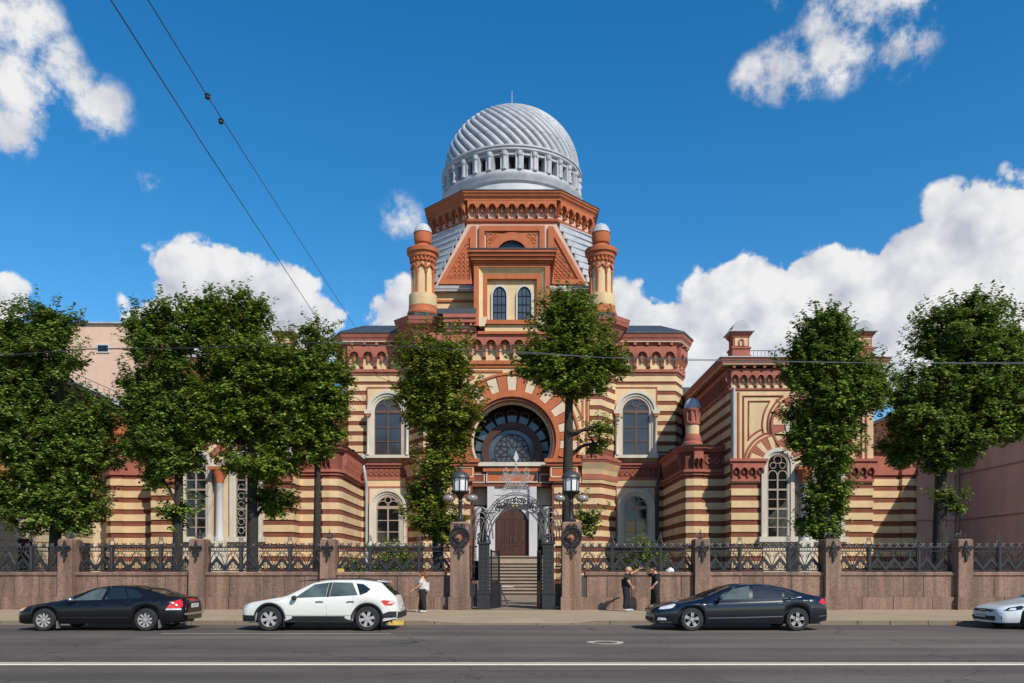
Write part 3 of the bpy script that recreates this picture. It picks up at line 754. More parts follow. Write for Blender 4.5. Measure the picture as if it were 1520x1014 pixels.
for i in range(8):
    a = 90 + 45*i
    tr_line(pol(.46, a), pol(.27, a+22.5)); tr_line(pol(.27, a+22.5), pol(.46, a+45))
    tr_line(pol(.46, a), pol(.74, a+16)); tr_line(pol(.46, a), pol(.74, a-16)); tr_line(pol(.74, a+16), pol(1.10, a)); tr_line(pol(.74, a-16), pol(1.10, a))
    tr_line(pol(.74, a+16), pol(.92, a+22.5)); tr_line(pol(.74, a+29), pol(.92, a+22.5)); tr_line(pol(.92, a+22.5), pol(1.12, a+22.5))
for s in (-1, 1):
    tr.tube([(x, YB+.05, z) for x, z in arc(s*1.22, 8.9, .21, 0, 360, 16)[:-1]], .03, 4, True)
tr.build('tracery', 'wood_brown', rose)
# sill, entablature and doorway
MB().box(-2.72, 2.72, DP+.30, YB+.15, 8.46, 8.72).build('sill', 'white_stone', rose)
ent = MB().box(-2.72, 2.72, DP+.62, YB+.5, 7.15, 8.455).build('entablature', 'brick_red', syn)
MB().box(-1.9, 1.9, DP+.42, DP+.62, 8.12, 8.40).build('cornice', 'terracotta', ent)
MB().ring([(-1.7,7.40),(-1.7,8.08),(1.7,8.08),(1.7,7.40)], [(-1.62,7.48),(-1.62,8.0),(1.62,8.0),(1.62,7.48)], DP+.54, DP+.63, True).build('panel_moulding', 'white_stone', ent)
MB().box(-1.61, 1.61, DP+.60, DP+.625, 7.49, 7.99).build('panel', 'terracotta', ent)
for s in (-1, 1):
    MB(s).ring([(1.8,7.40),(1.8,7.98),(2.7,7.98),(2.7,7.40)], [(1.86,7.46),(1.86,7.92),(2.64,7.92),(2.64,7.46)], DP+.58, DP+.63, True).build('panel_moulding', 'white_stone', ent)
ZF = 2.56     # threshold height
dw = MB()
for s in (-1, 1):
    dw.box(s*1.12 if s > 0 else -1.66, 1.66 if s > 0 else -1.12, DP+.50, YB+.2, ZF, 5.45)
    dw.box(1.06 if s > 0 else -1.78, 1.78 if s > 0 else -1.06, DP+.42, YB+.2, 5.452, 5.70)
    dw.box(1.16 if s > 0 else -1.62, 1.62 if s > 0 else -1.16, DP+.53, YB+.2, 5.702, 7.145)
dw.box(-1.16, 1.16, DP+.75, YB+.2, 6.6, 7.145)
dw.prism([(-1.16,6.59),(1.16,6.59),(1.16,5.0)] + arc(0, 4.75, 1.05, 14, 166, 18) + [(-1.16,5.0)], DP+.78, YB+.2)
dw = dw.build('door_surround', 'white_paint', syn)
for s in (-1, 1):
    MB(s).lathe(2.30, DP+.55, [(.26,ZF-.3),(.26,ZF),(.21,ZF+.1),(.19,5.35),(.24,5.42),(.30,5.65),(.30,5.8)], 14).build('column', 'white_paint', dw, 40)
    lf = MB(s).box(.01, 1.12, DP+.86, DP+.94, ZF, 5.78).build('door', 'wood_brown', syn)
    for (z0, z1) in ((ZF+.15, ZF+.75), (ZF+.9, ZF+2.5)):
        for (x0, x1) in ((.10,.50),(.60,1.00)):
            MB(s).ring([(x0,z0),(x0,z1),(x1,z1),(x1,z0)], [(x0+.06,z0+.06),(x0+.06,z1-.06),(x1-.06,z1-.06),(x1-.06,z0+.06)], DP+.83, DP+.87, True).build('door_panel', 'wood_brown', lf)
    MB(s).tube([(.12,DP+.80,ZF+1.0),(.12,DP+.80,ZF+1.3)], .025, 6).build('handle', 'iron_light', lf)
    # small window beside the door
    w = MB(s).ring(outline(2.05, 3.2, 5.35, .40), outline(2.05, 3.2, 5.35, .28), YB-.02, YB+.2).build('window', 'white_paint', syn)
    MB(s).prism(outline(2.05, 3.2, 5.35, .275), YB+.12, YB+.15).build('pane', 'glass_dark', w)
    MB(s).box(1.78, 2.32, YB+.06, YB+.11, 4.0, 4.05).box(1.78, 2.32, YB+.062, YB+.112, 5.0, 5.05).build('frame', 'white_stone', w)
    MB(s).box(1.67, 2.72, YB+.10, YB+.25, 6.0, 7.14).build('panel', 'white_stone', ent)
MB().box(-2.75, 2.75, YB+.17, YB+.6, .1, 3.1).build('plinth', 'white_stone', ent)
# steps up to the door
ns = 12
steps = MB().box(-1.95, 1.95, DP-.9, DP+.9, .1, ZF-.2).build('stair', 'step_stone', syn)
for i in range(ns):
    z1 = .13 + (ZF-.13)*(i+1)/ns; y0 = DP - .5 - (ns-1-i)*.32
    st_ = MB().box(-2.0, 2.0, y0-.06, (DP+.85 if i == ns-1 else y0+.33), z1-.075, z1).build('step', 'step_stone', steps)
    MB().box(-1.99, 1.99, y0+.02, y0+.34, z1-(ZF-.13)/ns, z1-.077).build('riser', 'step_riser', steps)
for s in (-1, 1):
    MB(s).prism([(2.02,.1),(2.02,1.0),(2.45,1.0),(2.45,.1)], DP-3.6, DP-.1).build('stair_cheek', 'granite', steps)
# portal frieze and cornice
MB().strip([(-5.75,DP),(5.75,DP)], -.02, .12, 14.80, 15.0).build('string_course', 'terracotta', portal)
MB().strip([(-5.75,DP),(5.75,DP)], -.02, .22, 15.0, 15.24).build('string_course', 'terracotta', portal)
pf = MB().strip([(-5.75,DP),(5.75,DP)], -.02, .05, 15.24, 17.0).build('frieze_wall', 'cream', syn)
frieze(pf, (-5.4, DP-.05), (5.4, DP-.05), 15.36, 1.62, .40, .90, 'terracotta_pink')
for sx in (1, -1):
    pq = offset([(5.75,DP),(7.0,D0)], .05)
    MB(sx).strip([(5.75,DP),(7.0,D0)], -.02, .05, 14.7, 17.0).build('frieze_wall', 'cream', pf)
    frieze(pf, pq[0], pq[1], 15.36, 1.62, .40, .90, 'terracotta_pink', sx)
# cornice breaks forward round the turrets
TX, TY = 5.92, 53.75
def octo(cx, cy, r, n=8, rot=22.5): return [(cx + r*math.cos(R(rot+360*i/n)), cy + r*math.sin(R(rot+360*i/n))) for i in range(n)]
for sx in (1, -1):
    c = MB(sx)
    c.plan(octo(TX, TY, 1.30), 16.95, 17.55, octo(TX, TY, 1.72))
    c.plan(octo(TX, TY, 1.82), 17.552, 17.78, octo(TX, TY, 1.90))
    c.plan(octo(TX, TY, 1.92), 17.782, 18.02, octo(TX, TY, 1.98))
    c.box(2.3, 4.4, DP-.60, DP+1.2, 17.0, 17.2).box(2.3, 4.4, DP-.95, DP+1.2, 17.50, 17.77).box(2.3, 4.4, DP-1.05, DP+1.2, 17.772, 18.0)
    c = c.build('cornice', 'terracotta_pink', syn)
    MB(sx).plan(octo(TX, TY, 1.99), 18.022, 18.10, octo(TX, TY, 1.05)).plan(octo(TX, TY, 1.30), 18.0, 18.55, octo(TX, TY, 1.02)).build('roof', 'roof_dark', c)
    MB(sx).box(2.3, 4.4, DP-.55, DP+1.2, 17.202, 17.498).build('soffit', 'cream_pale', c)
    MB(sx).prism([(2.3,18.02),(2.3,18.35),(4.8,18.35),(4.8,18.02)], DP-1.0, DP+1.4).build('roof', 'roof_dark', c)
    for i in range(4):
        MB(sx).box(2.55+i*.5, 2.70+i*.5, DP-.9, DP-.5, 17.30, 17.497).build('bracket', 'terracotta_pink', c)
    # round corner turret
    t = MB(sx).lathe(TX, TY, [(1.02,18.5),(1.05,18.62),(.96,18.85),(.94,19.05),(.94,19.08)], 28).build('turret', 'terracotta', syn, 35)
    MB(sx).lathe(TX, TY, [(.93,19.06),(.94,19.10),(.93,19.85),(.86,19.88)], 28).build('drum', 'cream', t, 35)
    MB(sx).lathe(TX, TY, [(.70,19.86),(.70,22.2)], 28).build('shaft', 'cream', t, 35)
    for i in range(8):
        a = R(22.5 + 45*i); cx, cy = TX+.74*math.cos(a), TY+.74*math.sin(a)
        MB(sx).lathe(cx, cy, [(.10,19.87),(.10,19.95),(.06,20.0),(.055,21.15),(.10,21.25),(.10,21.42),(.07,21.5),(.09,21.9)], 8).build('colonette', 'terracotta', t, 40)
        b = R(45*i); mid = Vector((math.cos(b), math.sin(b))); tan = Vector((-mid.y, mid.x)); c0 = Vector((TX, TY)) + mid*.72
        mb = MB(sx)
        for (p, q_, zz0, zz1) in ((-.30, 0, 21.45, 21.72), (0, .30, 21.72, 21.45)):
            A = c0+tan*p; B = c0+tan*q_; A2 = A+mid*.10; B2 = B+mid*.10
            mb.add([(A.x,A.y,zz0),(B.x,B.y,zz1),(B.x,B.y,zz1+.13),(A.x,A.y,zz0+.13),(A2.x,A2.y,zz0),(B2.x,B2.y,zz1),(B2.x,B2.y,zz1+.13),(A2.x,A2.y,zz0+.13)],
                   [(4,5,6,7),(0,4,7,3),(1,2,6,5),(3,7,6,2),(0,1,5,4)])
        mb.build('gable', 'terracotta', t)
    MB(sx).lathe(TX, TY, [(.72,21.95),(.78,22.0),(.80,22.2),(.92,22.3),(.94,22.5),(1.06,22.6),(1.09,22.86),(1.0,22.92),(.70,22.98),(.62,23.05),(.48,23.2)], 28).build('gallery', 'terracotta', t, 30)
    for i in range(20):
        a = R(18*i); MB(sx).box(TX+.82*math.cos(a)-.05, TX+.82*math.cos(a)+.05, TY+.82*math.sin(a)-.05, TY+.82*math.sin(a)+.05, 22.02, 22.28).build('dentil', 'terracotta', t)
    MB(sx).lathe(TX, TY, [(.46,23.18),(.44,23.25),(.55,23.34),(.60,23.6),(.60,23.95),(.64,24.0)], 24).build('neck', 'terracotta', t, 35)
    MB(sx).lathe(TX, TY, [(.62,24.0),(.60,24.1),(.52,24.35),(.36,24.55),(.15,24.66),(.02,24.70)], 24).build('cap', 'zinc', t, 60)

# ---- projecting window box over the portal
DB = 51.75
bx = MB()
bx.ring([(-2.44,17.3),(-2.44,21.4),(2.44,21.4),(2.44,17.3)], [(-2.12,17.3),(-2.12,21.05),(2.12,21.05),(2.12,17.3)], DB, DB+3)
bx.ring([(-1.86,17.3),(-1.86,20.7),(1.86,20.7),(1.86,17.3)], [(-1.60,17.3),(-1.60,20.4),(1.60,20.4),(1.60,17.3)], DB+.28, DB+.6)
bx = bx.build('bay_box', 'terracotta', syn)
mb = MB(); o = [(-2.12,17.3),(-2.12,21.05),(2.12,21.05),(2.12,17.3)]; i_ = [(-1.86,17.3),(-1.86,20.7),(1.86,20.7),(1.86,17.3)]
mb.add([(x,DB+.05,z) for x,z in o]+[(x,DB+.30,z) for x,z in i_], [(0,1,5,4),(1,2,6,5),(2,3,7,6)])
mb.build('reveal', 'cream', bx)
MB().prism([(-1.6,17.4),(-1.6,20.4),(1.6,20.4),(1.6,17.4)], DB+.55, DB+.9).build('window_panel', 'cream', bx)
for (hw, z0, z1, d) in ((2.50,21.3,21.42,.12), (2.62,21.42,21.62,.28), (2.70,21.622,21.82,.42), (2.78,21.822,21.98,.55)):
    MB().box(-hw, hw, DB-d, DB+3, z0, z1).build('cornice', 'terracotta', bx)
MB().prism([(-2.82,21.985),(-2.82,22.05),(2.82,22.05),(2.82,21.985)], DB-.6, DB+6).build('roof', 'roof_dark', bx)
for s in (-1, 1):
    MB(s).prism([(2.44,17.3),(2.44,17.9),(1.55,17.9),(1.75,17.3)], DB+.1, DB+.9).build('corbel', 'cream_pale', bx)
    xw = .80
    w = MB(s).ring(outline(xw, 17.75, 19.35, .54, 14, .72), outline(xw, 17.75, 19.35, .44, 14, .60), DB+.42, DB+.6).build('window', 'white_paint', syn)
    fr = MB(s).ring(outline(xw, 17.75, 19.35, .44, 14, .60), outline(xw, 17.82, 19.35, .38, 14, .54), DB+.47, DB+.53)
    for zz in (18.3, 18.8, 19.35): fr.box(xw-.42, xw+.42, DB+.48, DB+.53, zz-.025, zz+.025)
    for xx in (-.13, .13): fr.box(xw+xx-.022, xw+xx+.022, DB+.482, DB+.528, 17.8, 19.85)
    fr.box(xw-.42, xw+.42, DB+.47, DB+.53, 17.75, 17.85)
    fr.build('frame', 'dark_inside', w)
    for (z0, z1) in ((17.8,18.3),(18.3,18.8),(18.8,19.35)):
        for (x0, x1) in ((-.40,-.13),(-.13,.13),(.13,.40)):
            k = random.uniform(-.008,.008)
            MB(s).add([(xw+x0,DB+.51+k,z0),(xw+x1,DB+.51-k,z0),(xw+x1,DB+.51,z1),(xw+x0,DB+.51,z1)], [(0,1,2,3)]).build('pane', 'glass_blue', w)
    q = outline(xw, 19.36, 19.37, .41, 12, .54)
    MB(s).add([(x, DB+.515, z) for x, z in q], [tuple(range(len(q)))]).build('pane', 'glass_blue', w)
MB().box(-1.75, 1.75, DB+.12, DB+.6, 17.45, 17.72).build('sill', 'terracotta', bx)
MB().box(-1.75, 1.75, DB+.30, DB+.6, 16.95, 17.44).build('apron', 'cream', bx)
MB().box(-2.2, 2.2, DB+.25, DB+.9, 16.85, 17.02).build('apron_moulding', 'terracotta', bx)

# ---- attic behind the turrets
at = MB().box(-5.6, 5.6, 55.1, 62, 17.4, 20.55).build('attic_wall', 'cream', syn)
MB().box(-5.65, 5.65, 55.0, 55.12, 19.9, 20.05).build('string_course', 'terracotta', at)
MB().box(-5.7, 5.7, 54.75, 55.12, 20.55, 20.72).build('cornice', 'zinc', at)
MB().add([(-5.75,54.7,20.72),(5.75,54.7,20.72),(5.75,57.45,21.85),(-5.75,57.45,21.85),(-5.75,54.7,20.9),(5.75,54.7,20.9)], [(0,1,5,4),(4,5,2,3)]).build('roof', 'zinc', at)

# ---- tower: square base broached to an octagon
DT = 57.75; HF = 3.14; HS = 5.66; YC = 63.5
oct8 = [(-HF,DT),(HF,DT),(HS,DT+HS-HF),(HS,DT+HS+HF),(HF,DT+2*HS),(-HF,DT+2*HS),(-HS,DT+HS+HF),(-HS,DT+HS-HF)]
tw = MB()
BQ = 5.60
front = [(-BQ,21.75),(-HF,26.45),(HF,26.45),(BQ,21.75)]
tw.prism(front, DT, DT+2*HS)
tw.plan(oct8[::-1], 26.45, 28.0)
tw.box(-BQ+.05, BQ-.05, DT+.05, DT+2*HS, 17.0, 21.78)
tw = tw.build('tower_wall', 'pink_plaster', syn)
# stepped zinc slopes on the four corners (two in front are the ones seen)
for sx in (1, -1):
    n = 9; mb = MB(sx)
    for k in range(n):
        t0 = k/n; t1 = (k+1)/n
        def edge(t):   # from square corner (t=0) to octagon edge (t=1)
            return (BQ+(HF-BQ)*t, DT), (HS, DT+(HS-HF)*t)
        (ax, ay), (bx_, by) = edge(t0); z0 = 21.75 + 4.7*t0; z1 = 21.75 + 4.7*t1
        mb.plan([(ax+.0, ay+.02), (bx_+.25, by+.0), (bx_, YC), (ax-1.5, YC)][::1], z0, z1-.10)
        mb.plan([(ax+.02, ay+.01), (bx_+.33, by-.06), (bx_, YC), (ax-1.5, YC)], z1-.098, z1)
    mb.build('stepped_roof', 'zinc', tw)
    # carved triangles
    yo = DT-.10
    MB(sx).ring([(2.58,26.15),(2.92,26.15),(5.26,22.02),(2.58,22.02)], [(3.00,25.35),(3.03,25.35),(4.72,22.36),(3.00,22.36)], yo-.10, yo+.11, True).build('carved_frame', 'terracotta', tw)
    MB(sx).prism([(2.98,25.4),(3.05,25.4),(4.75,22.34),(2.98,22.34)], yo+.02, yo+.11).build('carved_panel', 'terracotta', tw)
    rl = MB(sx); random.seed(4)
    for zz in np.arange(22.55, 25.0, .32):
        xx = 3.15
        xm = 4.62 - (zz-22.4)*.565
        while xx < xm:
            rr = .13*random.uniform(.8, 1.1)
            rl.tube([(x, yo, z) for x, z in arc(xx, zz, rr, 0, 300, 9)], .035, 4); xx += .31
    rl.lathe(3.65, yo, [(.01,0),(.01,0)], 3) if False else None
    rl.build('relief', 'terracotta', tw)
# central panel with the lunette
fo = [(-2.30,21.9),(-2.30,26.2),(2.38,26.2),(2.38,21.9)]; fi = [(-1.92,21.9),(-1.92,25.82),(2.0,25.82),(2.0,21.9)]
MB().ring([(-2.34,21.9),(-2.34,26.18),(2.34,26.18),(2.34,21.9)], [(-1.96,21.9),(-1.96,25.80),(1.96,25.80),(1.96,21.9)], DT-.22, DT).build('carved_frame', 'terracotta', tw)
MB().prism([(-1.78,24.0),(-1.78,25.68),(1.78,25.68),(1.78,24.0)] + arc(0, 24.0, 1.74, 0, 180, 24), DT-.12, DT).build('carved_panel', 'terracotta', tw)
rl = MB(); random.seed(9)
for s in (-1, 1):
    for (x, z, r_) in ((1.55,25.45,.16),(1.2,25.5,.12),(1.6,25.08,.13),(1.42,25.25,.08)):
        rl.tube([(s*xx, DT-.13, zz) for xx, zz in arc(x, z, r_, 0, 300, 9)], .035, 4)
rl.build('relief', 'terracotta', tw)
MB().ring(arc(0, 24.0, 1.70, 0, 180, 26), arc(0, 24.0, 1.14, 0, 180, 26), DT-.24, DT+.02).build('arch_moulding', 'terracotta', tw, 40)
lun = MB().prism(arc(0, 24.0, 1.13, 0, 180, 24), DT-.03, DT-.01).build('window', 'glass_dark', syn)
gr = MB()
for k in range(5):
    x = -.7+.35*k; gr.tube([(xx, DT-.06, zz) for xx, zz in arc(x, 24.25, .19, 0, 360, 12)[:-1]], .022, 4, True)
gr.tube([(x, DT-.06, z) for x, z in arc(0, 24.0, .98, 0, 180, 18)], .03, 4)
gr.build('grille', 'iron_grey', lun)
for (o0, o1, z0, z1) in ((.02,.10,26.40,26.52), (.16,.20,26.52,26.66), (.12,.12,26.66,26.74)):
    MB().strip([oct8[7], oct8[0], oct8[1], oct8[2], (HS, YC+HF)], -.02, o0, z0, z1, None, o1).build('string_course', 'terracotta', tw)
MB().strip([(-HS,YC+HF), oct8[7], oct8[0], oct8[1], oct8[2], (HS, YC+HF)], -.02, .06, 26.74, 27.95).build('frieze_wall', 'pink_plaster', tw)
seg = offset([(-HS,YC+HF), oct8[7], oct8[0], oct8[1], oct8[2], (HS, YC+HF)], .06)
tf = MB().strip([(-HS,YC+HF), oct8[7], oct8[0], oct8[1], oct8[2], (HS, YC+HF)], -.02, .50, 27.86, 27.96).build('tower_cornice', 'terracotta', syn)
for a, b in zip(seg[:-1], seg[1:]): frieze(tf, a, b, 26.78, 1.10, .42, .74, 'terracotta')
cp = [(-HS,YC+HF), oct8[7], oct8[0], oct8[1], oct8[2], (HS, YC+HF)]
for (o0, o1, z0, z1) in ((.52,.60,27.962,28.10), (.64,.72,28.102,28.28), (.76,.80,28.282,28.42)):
    MB().strip(cp, -.02, o0, z0, z1, None, o1).build('cornice_moulding', 'terracotta', tf)
MB().strip(cp, -1.2, .84, 28.425, 28.48, -1.2, .80).build('roof_edge', 'roof_dark', tf)
MB().plan(oct8[::-1], 28.0, 28.6).build('roof', 'zinc', tf)

# ---- dome
dome = MB().lathe(0, YC, [(5.75,28.45),(5.60,28.7),(5.32,29.1),(5.26,29.6),(5.42,29.72),(5.50,29.95),(5.58,30.1),(5.58,30.22),(5.36,30.34),(5.34,30.52),(5.20,30.56)], 96).build('dome_drum', 'zinc', syn, 30)
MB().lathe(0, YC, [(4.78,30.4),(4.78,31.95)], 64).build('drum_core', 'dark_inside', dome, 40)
NCOL = 30
def rotcopy(name, me, ang, parent):
    o = bpy.data.objects.new(name, me); COL.objects.link(o); o.parent = parent
    o.location = (0, YC, 0); o.rotation_euler = (0, 0, ang); return o
cm = MB().box(-.29, .29, -5.28, -4.80, 30.50, 31.86)
cm.lathe(0, -5.30, [(.20,30.52),(.20,30.66),(.13,30.72),(.12,31.45),(.19,31.55),(.21,31.70),(.21,31.82)], 10)
cmesh = bpy.data.meshes.new('column'); cmesh.from_pydata(cm.v, [], cm.f); cmesh.materials.append(MATS['zinc'])
for i in range(NCOL): rotcopy('column', cmesh, 2*PI*(i+.5)/NCOL, dome)
lint = MB().box(-.42, .42, -5.22, -4.82, 31.62, 31.9); lint.prism([(-.42,31.62),(-.42,31.50),(-.3,31.62)], -5.18, -4.82).prism([(.42,31.62),(.3,31.62),(.42,31.50)], -5.18, -4.82)
lm = bpy.data.meshes.new('lintel'); lm.from_pydata(lint.v, [], lint.f); lm.materials.append(MATS['zinc'])
for i in range(NCOL): rotcopy('lintel', lm, 2*PI*i/NCOL, dome)
MB().lathe(0, YC, [(4.9,31.86),(5.34,31.86),(5.42,31.95),(5.42,32.08),(5.50,32.14),(5.50,32.26),(5.30,32.32),(5.0,32.34)], 96).build('ring_cornice', 'zinc', dome, 30)
RD = 5.12; ZD = 32.3; HD = 5.05
def dome_rz(t):    # t 0..1 from ring to crown
    a = t*PI/2
    return RD*math.cos(a)**0.96 * (1+.02*math.sin(2*a)), ZD + HD*math.sin(a)
shell = MB().lathe(0, YC, [(dome_rz(i/24)[0]-.05, dome_rz(i/24)[1]-.04) for i in range(24)] + [(.02, ZD+HD)], 72).build('dome', 'zinc', syn, 60)
NR = 45; twist = 1.6
vs = []; fs = []; ni, nj = 26, 6
for i in range(ni):
    t = i/(ni-1)*.955
    r, z = dome_rz(t); r2, z2 = dome_rz(min(1, t+.01)); tx, tz = r2-r, z2-z; l = math.hypot(tx, tz); nx, nz = tz/l, -tx/l
    th = -PI/2 - twist*t**1.05
    w = 2*PI/NR*.47
    for j in range(nj+1):
        u = -1 + 2*j/nj
        bulge = .23*math.sqrt(max(0, 1-u*u))*(.35+.65*math.cos(t*PI/2)) - .06
        a = th + u*w
        rr = r + nx*bulge
        vs.append((rr*math.cos(a), rr*math.sin(a), z + nz*bulge))
for i in range(ni-1):
    for j in range(nj):
        fs.append((i*(nj+1)+j, i*(nj+1)+j+1, (i+1)*(nj+1)+j+1, (i+1)*(nj+1)+j))
# sheet seams across every rib
for i in range(4, ni-1, 6):
    b = i*(nj+1)
    for j in range(nj):
        k = len(vs)
        for q in (b+j, b+j+1, b+j+1+(nj+1), b+j+(nj+1)):
            x, y, z = vs[q]; l = math.sqrt(x*x+y*y+(z-ZD+1)**2); e = 1+.018/l
            vs.append((x*e, y*e, ZD-1+(z-ZD+1)*e))
        v0, v1, v2, v3 = [Vector(vs[k+m]) for m in range(4)]
        vs[k+2] = tuple(v1+(v2-v1)*.10); vs[k+3] = tuple(v0+(v3-v0)*.10)
        fs.append((k, k+1, k+2, k+3))
rm = bpy.data.meshes.new('rib'); rm.from_pydata(vs, [], fs); rm.materials.append(MATS['zinc']); rm.update(); rm.shade_smooth(); rm.set_sharp_from_angle(angle=R(60))
for i in range(NR): rotcopy('rib', rm, 2*PI*i/NR, shell)
MB().tube([(0,YC,ZD+HD-.1),(0,YC,ZD+HD+.6),(0,YC,39.3)], [.06,.035,.02], 6).build('spire', 'pipe_grey', shell)

# ---- low links with corner turrets, and the two wings
XL, XA, XB, XE = 10.16, 12.57, 20.70, 24.0
for sx in (1, -1):
    # link between block and wing
    lk = [(XL, 58.0), (XL, DL+.55), (XL+.12, DL+.14), (XL+.55, DL), (XL+1.0, DL), (XL+1.05, DL+.18), (XA+.3, DL+.18)]
    lw = MB(sx).plan([(XA+.3, 58.0)] + lk[::1], .1, 9.0).build('link_wall', 'brick_red', syn)
    course(lw, lk, low_z[:-1], CRH, .04, sx=sx)
    MB(sx).strip(lk, -.02, .12, .1, 1.0, None, .08).build('plinth', 'granite', lw)
    MB(sx).strip(lk, -.02, .10, 7.25, 7.42).build('string_course', 'terracotta_pink', lw)
    MB(sx).strip(lk, -.02, .20, 7.42, 7.58).build('string_course', 'terracotta_pink', lw)
    lf_ = MB(sx).strip(lk, -.02, .06, 7.58, 8.62).build('frieze_wall', 'brick_red', lw)
    lf_.parent = syn; lf_.matrix_parent_inverse = Matrix.Translation(-syn.location)
    frieze(lf_, (XL-.06, DL+5.5), (XL-.06, DL+.6), 7.62, .98, .26, .47, 'terracotta_pink', sx)
    frieze(lf_, (XL+.50, DL-.06), (XL+1.03, DL-.06), 7.62, .98, .30, .27, 'terracotta_pink', sx)
    mb = MB(sx)
    x = XL+1.25
    while x < XA-.2:
        mb.ring(arc(x+.2, 8.1, .19, 0, 360, 10)[:-1], arc(x+.2, 8.1, .11, 0, 360, 10)[:-1], DL+.06, DL+.13, True); x += .46
    mb.build('relief', 'terracotta_pink', lw)
    MB(sx).strip(lk, -.02, .18, 8.62, 8.78, None, .30).strip(lk, -.02, .34, 8.782, 8.95, None, .40).build('cornice', 'terracotta_pink', lw)
    MB(sx).strip(lk, -2.0, .46, 8.955, 9.02, -2.0, .30).plan([(XA+.3, 58.0)] + offset(lk, -.1), 9.0, 9.06).build('roof', 'roof_dark', lw)
    cx, cy = XL+.60, DL+.62
    t = MB(sx).lathe(cx, cy, [(.62,9.05),(.60,9.2),(.50,9.3),(.52,9.45),(.47,9.6),(.44,9.72)], 20).build('turret', 'terracotta_pink', syn, 35)
    MB(sx).lathe(cx, cy, [(.40,9.7),(.40,10.32)], 20).build('drum', 'cream', t, 35)
    MB(sx).lathe(cx, cy, [(.46,10.3),(.48,10.4),(.43,10.48),(.44,10.95),(.52,11.05),(.58,11.15),(.58,11.25),(.5,11.27)], 20).build('capital', 'terracotta_pink', t, 35)
    for i in range(10):
        a = R(36*i); MB(sx).lathe(cx+.45*math.cos(a), cy+.45*math.sin(a), [(.05,10.5),(.06,10.7),(.10,10.9),(.10,11.05)], 6).build('corbel', 'terracotta_pink', t, 40)
    MB(sx).lathe(cx, cy, [(.50,11.26),(.50,11.35),(.46,11.55),(.34,11.75),(.16,11.88),(.02,11.92)], 20).build('cap', 'zinc', t, 60)
    # wing
    XM = (XA+XB)/2
    wp = [(XA, 62.0), (XA, DW), (XB, DW), (XB, 62.0)]
    wg = MB(sx).plan([(XB,62),(XB,DW),(XA,DW),(XA,62)], .1, 13.2).build('wing_wall', 'brick_red', syn)
    MB(sx).strip(wp[:2]+[(XA+2.2,DW)], -.02, .12, .1, 1.0, None, .08).strip([(XB-2.2,DW)]+wp[2:], -.02, .12, .1, 1.0, None, .08).build('plinth', 'granite', wg)
    # striped flanks
    wzs = low_z[:-1] + [7.30 + .697*k for k in range(7)]
    for z in wzs:
        MB(sx).strip([(XA, 62), (XA, DW+.02)], -.02, .055, z, z+CRH).build('band', 'cream', wg)
        MB(sx).strip([(XB, DW+.02), (XB, 62)], -.02, .055, z, z+CRH).build('band', 'cream', wg)
    # front: lower courses beside the windows, smooth plaster above
    for (a, b) in ((XA, XM-2.25), (XM+2.25, XB)):
        for z in low_z[:-1]: MB(sx).strip([(a, DW), (b, DW)], -.02, .06, z, z+CRH).build('band', 'cream', wg)
        cap = MB(sx).box(a-.02, b+.02, DW-.16, DW, 6.72, 6.95).box(a, b, DW-.12, DW, 6.951, 7.70)
        cap.box(a-.12, b+.12, DW-.34, DW, 7.701, 7.84).box(a-.18, b+.18, DW-.44, DW, 7.842, 8.0)
        cap = cap.build('pier_capital', 'terracotta_pink', wg)
        cap.parent = syn; cap.matrix_parent_inverse = Matrix.Translation(-syn.location)
        frieze(cap, (a, DW-.12), (b, DW-.12), 6.93, .78, .24, .46, 'terracotta_pink', sx)
    # smooth upper wall with the arch holes left to the proud rings
    up = MB(sx).box(XA, XB, DW-.08, DW, 8.0, 12.0).build('upper_wall', 'cream', wg)
    MB(sx).box(XM-2.25, XM+2.25, DW-.10, DW, 1.0, 8.0).build('upper_wall', 'cream_pale', wg)
    lz, lr0, lr1 = 7.70, .95, 1.62
    WXO = 1.44
    for s in (-1, 1):
        cxw = XM + s*WXO
        for i in range(13):
            b0 = -4 + 188*i/13 + .6; b1 = -4 + 188*(i+1)/13 - .6
            if s < 0 and b0 < 20 or s > 0 and b1 > 160: continue
            MB(sx).ring(arc(cxw, lz, lr1, b0, b1, 3), arc(cxw, lz, lr0, b0, b1, 3), DW-.20, DW-.05).build('voussoir', 'terracotta_pink' if i % 2 == 0 else 'cream', wg)
        MB(sx).ring(arc(cxw, lz, 1.74, 25 if s < 0 else -2, 182 if s < 0 else 155, 24), arc(cxw, lz, 1.63, 25 if s < 0 else -2, 182 if s < 0 else 155, 24), DW-.22, DW-.05).build('arch_moulding', 'terracotta_pink', wg, 40)
        # tall window: sill at 3.55, head springs at 7.7
        w = MB(sx).ring(outline(cxw, 3.55, lz, .94), outline(cxw, 3.55, lz, .72), DW-.26, DW-.08).ring(outline(cxw, 3.55, lz, .718), outline(cxw, 3.55, lz, .60), DW-.18, DW-.08)
        w.box(cxw-1.1, cxw+1.1, DW-.40, DW-.05, 3.25, 3.548)
        w = w.build('window', 'white_stone', syn, 50)
        fr = MB(sx); yf = DW-.15
        fr.ring(outline(cxw, 3.55, lz, .60), outline(cxw, 3.6, lz, .53), yf, yf+.05)
        for z in (4.1, 4.62, 5.15, 5.7, 6.25, 6.8): fr.box(cxw-.6, cxw+.6, yf+.01, yf+.045, z-.022, z+.022)
        fr.box(cxw-.6, cxw+.6, yf-.01, yf+.05, 5.1, 5.2).box(cxw-.6, cxw+.6, yf-.01, yf+.05, 6.2, 6.3).box(cxw-.045, cxw+.045, yf-.012, yf+.05, 3.55, 7.2)
